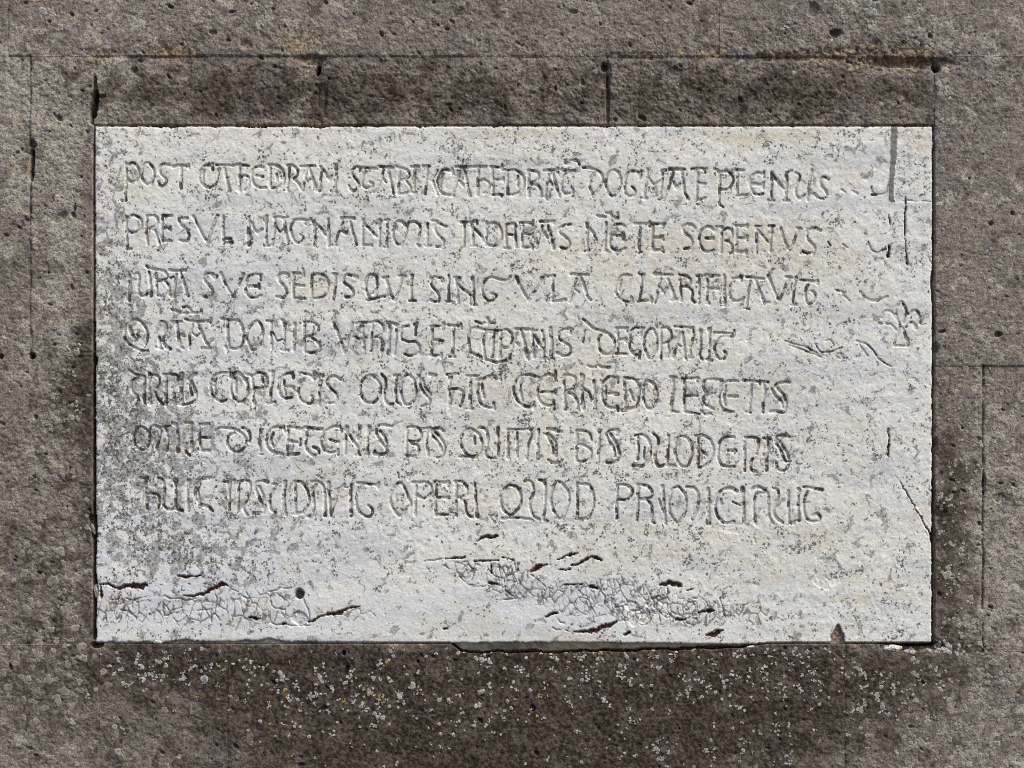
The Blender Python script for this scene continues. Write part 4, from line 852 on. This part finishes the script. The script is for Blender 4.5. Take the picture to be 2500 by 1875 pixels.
# ---------------------------------------------------------------- meshes from the grid
WXm = ((GX - 1250) * S).astype(np.float32); WZm = ((937.5 - GY) * S).astype(np.float32)
PX, PZ = np.meshgrid(WXm, WZm); PY = -H * np.float32(S)
def link_mesh(name, verts, faces4, mat, parent=None, attrs=None, smooth_=True, nsmooth=None):
    me = bpy.data.meshes.new(name); nv, nf_ = len(verts), len(faces4)
    me.vertices.add(nv); me.vertices.foreach_set('co', np.ascontiguousarray(verts, np.float32).ravel())
    me.loops.add(nf_ * 4); me.loops.foreach_set('vertex_index', np.ascontiguousarray(faces4, np.int32).ravel())
    me.polygons.add(nf_); me.polygons.foreach_set('loop_start', np.arange(0, nf_ * 4, 4, dtype=np.int32))
    if smooth_: me.polygons.foreach_set('use_smooth', np.arange(nf_) < (nf_ if nsmooth is None else nsmooth))
    me.materials.append(mat)
    for k, v in (attrs or {}).items():
        a = me.attributes.new(k, 'FLOAT', 'POINT'); a.data.foreach_set('value', np.ascontiguousarray(v, np.float32))
    me.update(calc_edges=True)
    o = bpy.data.objects.new(name, me); sc.collection.objects.link(o)
    if parent: o.parent = parent
    return o
def sheet(name, cm, mat, parent=None, back=None, skirtmask=None):
    """mesh of the cells in cm; with back (m) the rim is carried back to give the piece its thickness"""
    jj, ii = np.nonzero(cm)
    j0, j1, i0, i1 = jj.min(), jj.max() + 2, ii.min(), ii.max() + 2
    W_ = i1 - i0; a = (jj - j0) * W_ + (ii - i0)
    F = np.stack([a, a + W_, a + W_ + 1, a + 1], 1)
    used = np.zeros((j1 - j0) * W_, bool); used[F.ravel()] = True
    remap = np.cumsum(used) - 1
    def sub(Z): return Z[j0:j1, i0:i1].ravel()[used]
    V_ = np.stack([sub(PX), sub(PY), sub(PZ)], 1)
    at = {k: sub(v) for k, v in maps.items()}
    F = remap[F]; nsm = len(F)
    if back is not None:
        cms = (cm if skirtmask is None else skirtmask)[j0:j1 - 1, i0:i1 - 1]
        p = np.pad(cms, 1); E = []
        W2 = W_
        for dj, di, (p0, p1) in ((-1, 0, ((0, 1), (0, 0))), (1, 0, ((1, 0), (1, 1))), (0, -1, ((0, 0), (1, 0))), (0, 1, ((1, 1), (0, 1)))):
            nb = p[1 + dj:p.shape[0] - 1 + dj, 1 + di:p.shape[1] - 1 + di]
            q = np.argwhere(cms & ~nb)
            E.append(np.stack([(q[:, 0] + p0[0]) * W2 + q[:, 1] + p0[1], (q[:, 0] + p1[0]) * W2 + q[:, 1] + p1[1]], 1))
        E = np.concatenate(E)
        keep = used[E].all(1); E = remap[E[keep]]
        n0 = len(V_); uq, inv = np.unique(E, return_inverse=True); inv = inv.reshape(E.shape)
        VB = V_[uq].copy(); VB[:, 1] = back
        V_ = np.concatenate([V_, VB]); at = {k: np.concatenate([v, v[uq]]) for k, v in at.items()}
        F = np.concatenate([F, np.stack([E[:, 0], E[:, 1], n0 + inv[:, 1], n0 + inv[:, 0]], 1)])
    return link_mesh(name, V_, F, mat, parent, at, nsmooth=nsm)

def tag(o, label, cat=None, kind=None, group=None):
    o['label'] = label
    if cat: o['category'] = cat
    if kind: o['kind'] = kind
    if group: o['group'] = group
wall = bpy.data.objects.new('stone_wall', None); sc.collection.objects.link(wall)
tag(wall, 'rough grey-brown tufa stone wall of large blocks around the marble slab', 'wall', kind='thing')
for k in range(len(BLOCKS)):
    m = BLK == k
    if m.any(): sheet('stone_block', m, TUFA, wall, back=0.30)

slabm = BLK == -2
# each carved letter: the cells whose four corners lie in its groove
c4 = lambda Z: np.stack([Z[:-1, :-1], Z[1:, :-1], Z[:-1, 1:], Z[1:, 1:]])
tcell = c4(TL).mean(0); idc = c4(ID).max(0)
lcell = slabm & (tcell > 0.12) & (idc >= 0)
mcell = slabm & (c4(mort).mean(0) > .5)
lcell &= ~mcell
slab = sheet('marble_slab', slabm & ~lcell & ~mcell, MARBLE, None, back=0.06, skirtmask=slabm)
tag(slab, 'weathered white marble slab with seven lines of carved medieval lettering, set in the tufa wall', 'inscription slab', kind='thing')
for k, (nm, L) in enumerate(letters):
    m = lcell & (idc == k)
    if m.sum() > 3:
        o = sheet('carved_letter', m, MARBLE, slab); o['label'] = 'carved letter ' + nm
NAMES = ['carved_fleur_de_lis', 'carved_curve', 'worn_carving', 'worn_carving', 'worn_carving', 'carved_curve', 'carved_curve', 'worn_carving', 'worn_carving']
for k in range(len(marks)):
    m = lcell & (idc == NLET + k)
    if m.sum() > 3: sheet(NAMES[min(k, len(NAMES) - 1)], m, MARBLE, slab)
sheet('mortar_fill', mcell, MORTAR, slab)

# ---------------------------------------------------------------- lichen rosettes (real little crusts)
HL = H.copy()
for dj in (-1, 0, 1):
    for di in (-1, 0, 1): HL = np.maximum(HL, np.roll(H, (dj, di), (0, 1)))
HL = 0.65 * HL + 0.35 * H + 0.6
def Hat(x, y):
    fi = np.interp(x, GX, np.arange(NX)); fj = np.interp(y, GY, np.arange(NY))
    i = np.clip(fi.astype(int), 0, NX - 2); j = np.clip(fj.astype(int), 0, NY - 2); a = fi - i; b = fj - j
    return (HL[j, i] * (1 - a) * (1 - b) + HL[j, i + 1] * a * (1 - b) + HL[j + 1, i] * (1 - a) * b + HL[j + 1, i + 1] * a * b)
VV, FF, tone_, ring_, yel_ = [], [], [], [], []
def rosette(x, y, r, tone, yellow, rs):
    n = 9 if r < 5 else 13; nv = sum(len(v) for v in VV)
    a = np.arange(n) / n * 2 * math.pi + rs.uniform(0, 6)
    ir = 1 + rs.uniform(-.38, .38, n)
    rings = ((0.0, .05, .8), (.55, .1, 1.0), (.86, .4, .0), (1.08, -1.2, .1))
    for q, (f, h, rg) in enumerate(rings):
        xs_ = x + r * f * ir * np.cos(a); ys_ = y + r * f * ir * np.sin(a)
        hh = Hat(xs_, ys_) + h * min(1.0, r / 6) * 0.6
        VV.append(np.stack([(xs_ - 1250) * S, -hh * S, (937.5 - ys_) * S], 1))
        tone_.append(np.full(n, tone)); ring_.append(np.full(n, rg if r > 3.5 else 0.1)); yel_.append(np.full(n, yellow))
    for q in range(3):
        i = np.arange(n); b = nv + q * n
        FF.append(np.stack([b + i, b + n + i, b + n + (i + 1) % n, b + (i + 1) % n], 1))
rs = np.random.RandomState(21)
CL = []   # clusters: cx, cy, sx, sy, count, rmin, rmax, tone, yellow share
CL += [(700, 1660, 200, 50, 46, 1.8, 5, .85, .14), (1150, 1680, 260, 60, 70, 1.8, 5, .9, .08), (1700, 1650, 200, 45, 85, 1.8, 5, .85, .02), (1400, 1600, 120, 18, 14, 2, 5, .9, 0), (820, 1720, 120, 60, 40, 1.8, 5, .8, .1),
       (1980, 1660, 60, 45, 26, 2, 5, .7, .0), (1250, 1790, 500, 55, 60, 1.5, 4.5, .6, .06), (1750, 1840, 120, 30, 26, 2, 5, .55, 0), (2150, 1690, 50, 40, 26, 2, 7, .5, 0), (2320, 1640, 90, 90, 45, 2.5, 7, .38, 0),
       (2350, 1800, 110, 70, 70, 3, 7, .36, 0), (2450, 1300, 40, 250, 190, 2.5, 6.5, .30, 0), (2440, 1700, 50, 110, 90, 2.5, 7, .34, 0), (2340, 950, 45, 110, 55, 2.5, 6.5, .32, 0), (2330, 1350, 30, 180, 110, 2, 5.5, .4, 0), (2390, 1200, 8, 260, 40, 2, 6, .35, 0),
       (2300, 1210, 14, 26, 10, 4, 8, .55, 0), (2318, 1415, 14, 26, 8, 7, 13, .62, 0), (2310, 1585, 30, 6, 12, 4, 8, .8, 0), (2300, 520, 14, 110, 16, 3, 8, .6, 0), (2400, 650, 60, 260, 60, 2, 6, .4, 0), (2420, 150, 35, 22, 12, 4, 9, .6, 0),
       (2300, 205, 12, 22, 9, 6, 11, .6, 0), (2420, 200, 10, 10, 3, 6, 10, .6, 0), (2130, 20, 30, 12, 9, 6, 11, .55, 0), (2230, 105, 50, 14, 16, 3, 8, .6, 0), (1960, 90, 70, 25, 16, 3, 6.5, .6, 0), (2070, 30, 60, 25, 12, 4, 8, .45, 0), (1450, 30, 60, 25, 16, 4, 9, .32, 0),
       (200, 80, 50, 45, 26, 4, 10, .42, 0), (640, 20, 20, 12, 6, 4, 8, .5, 0), (410, 50, 40, 30, 14, 4, 9, .3, 0), (80, 1450, 70, 200, 110, 3, 8.5, .12, 0), (160, 1300, 45, 200, 100, 3, 8, .14, 0), (60, 1100, 50, 130, 80, 3, 8, .12, 0), (170, 1600, 60, 90, 50, 4, 9, .16, 0), (150, 1010, 30, 120, 40, 3, 7, .3, 0),
       (180, 980, 10, 60, 16, 3, 6, .5, 0), (120, 560, 30, 220, 50, 4, 10, .3, 0), (40, 420, 25, 120, 30, 4, 10, .25, 0), (215, 1180, 6, 140, 16, 3, 7, .35, 0), (170, 420, 25, 90, 26, 5, 11, .4, 0), (300, 1700, 70, 100, 34, 2, 6, .4, .06), (450, 1620, 90, 30, 22, 2, 6, .8, .04), (85, 1730, 60, 60, 30, 4, 9, .22, 0),
       (1900, 1590, 120, 14, 12, 2, 5, .7, 0), (1000, 60, 500, 50, 30, 3, 7, .25, 0), (2450, 400, 40, 250, 30, 3, 7, .3, 0), (330, 1630, 40, 30, 12, 3, 6, .75, 0)]
for (cx, cy, sx, sy, n, r0, r1, tn, ye) in CL:
    for q in range(int(n * (1.6 if (cy > 1570 and tn > .4) else .62))):
        x = cx + rs.normal() * sx; y = cy + rs.normal() * sy
        r = r0 + (r1 - r0) * rs.beta(1.2, 2.6) * (1.9 if rs.rand() < .10 else 1)
        yl = 1.0 if rs.rand() < ye else 0.0
        t_ = np.clip(tn + rs.normal() * .15, 0, 1); r *= 1.15 if cy > 1570 else 1.05
        k = 1 if (rs.rand() < .35 or tn < .3) else rs.randint(2, 7)
        for e in range(k):
            xx = x + (rs.normal() * r * 1.1 if e else 0); yy = y + (rs.normal() * r * 1.1 if e else 0)
            if SL - 9 < xx < SR + 9 and ST - 9 < yy < SB + 16: continue
            if xx < -15 or xx > 2515 or yy < -15 or yy > 1890: continue
            rosette(xx, yy, r * (1 if k == 1 else rs.uniform(.35, .8)), t_, yl, rs)
lo = link_mesh('lichen', np.concatenate(VV), np.concatenate(FF), LICHEN, None, {'tone': np.concatenate(tone_), 'ring': np.concatenate(ring_), 'yellow': np.concatenate(yel_)})
tag(lo, 'pale grey, white and orange lichen rosettes growing over the tufa blocks', 'lichen', kind='stuff')

# ---------------------------------------------------------------- small chips wedged in the joints
def chip(name, px, py, rx, ry, ang, out, mat, seed, attrs):
    r_ = np.random.RandomState(seed); nu, nv = 14, 9; V_ = []; F_ = []
    amp = 1 + r_.uniform(-.22, .22, (nv + 1, nu)); c, s = math.cos(ang), math.sin(ang)
    for j in range(nv + 1):
        th = math.pi * j / nv
        for i in range(nu):
            ph = 2 * math.pi * i / nu
            a = amp[j, i] if 0 < j < nv else 1.0
            x = rx * a * math.sin(th) * math.cos(ph); y = ry * a * math.sin(th) * math.sin(ph); z = min(rx, ry) * .8 * a * math.cos(th)
            V_.append(((px + x * c - y * s - 1250) * S, (-out - z) * S, (937.5 - (py + x * s + y * c)) * S))
    for j in range(nv):
        for i in range(nu): F_.append((j * nu + i, (j + 1) * nu + i, (j + 1) * nu + (i + 1) % nu, j * nu + (i + 1) % nu))
    n = len(V_)
    return link_mesh(name, np.array(V_), np.array(F_), mat, wall, {k: np.full(n, v) for k, v in attrs.items()}, nsmooth=0)
for q in ((2178, 1583, 25, 9, -.05, -6), (386, 1567, 11, 5, .1, -3), (1840, 1582, 17, 6, .1, -5), (1640, 1598, 10, 4, 0, -2)):
    chip('marble_chip', *q, MARBLE, int(q[0]), {'warm': .6, 'dens': .1})
chip('stone_chip', 234, 1443, 7, 19, -.15, -7, TUFA, 3, {'patch': .8}); chip('stone_chip', 226, 1290, 4, 14, -.3, -6, TUFA, 5, {'patch': .6})
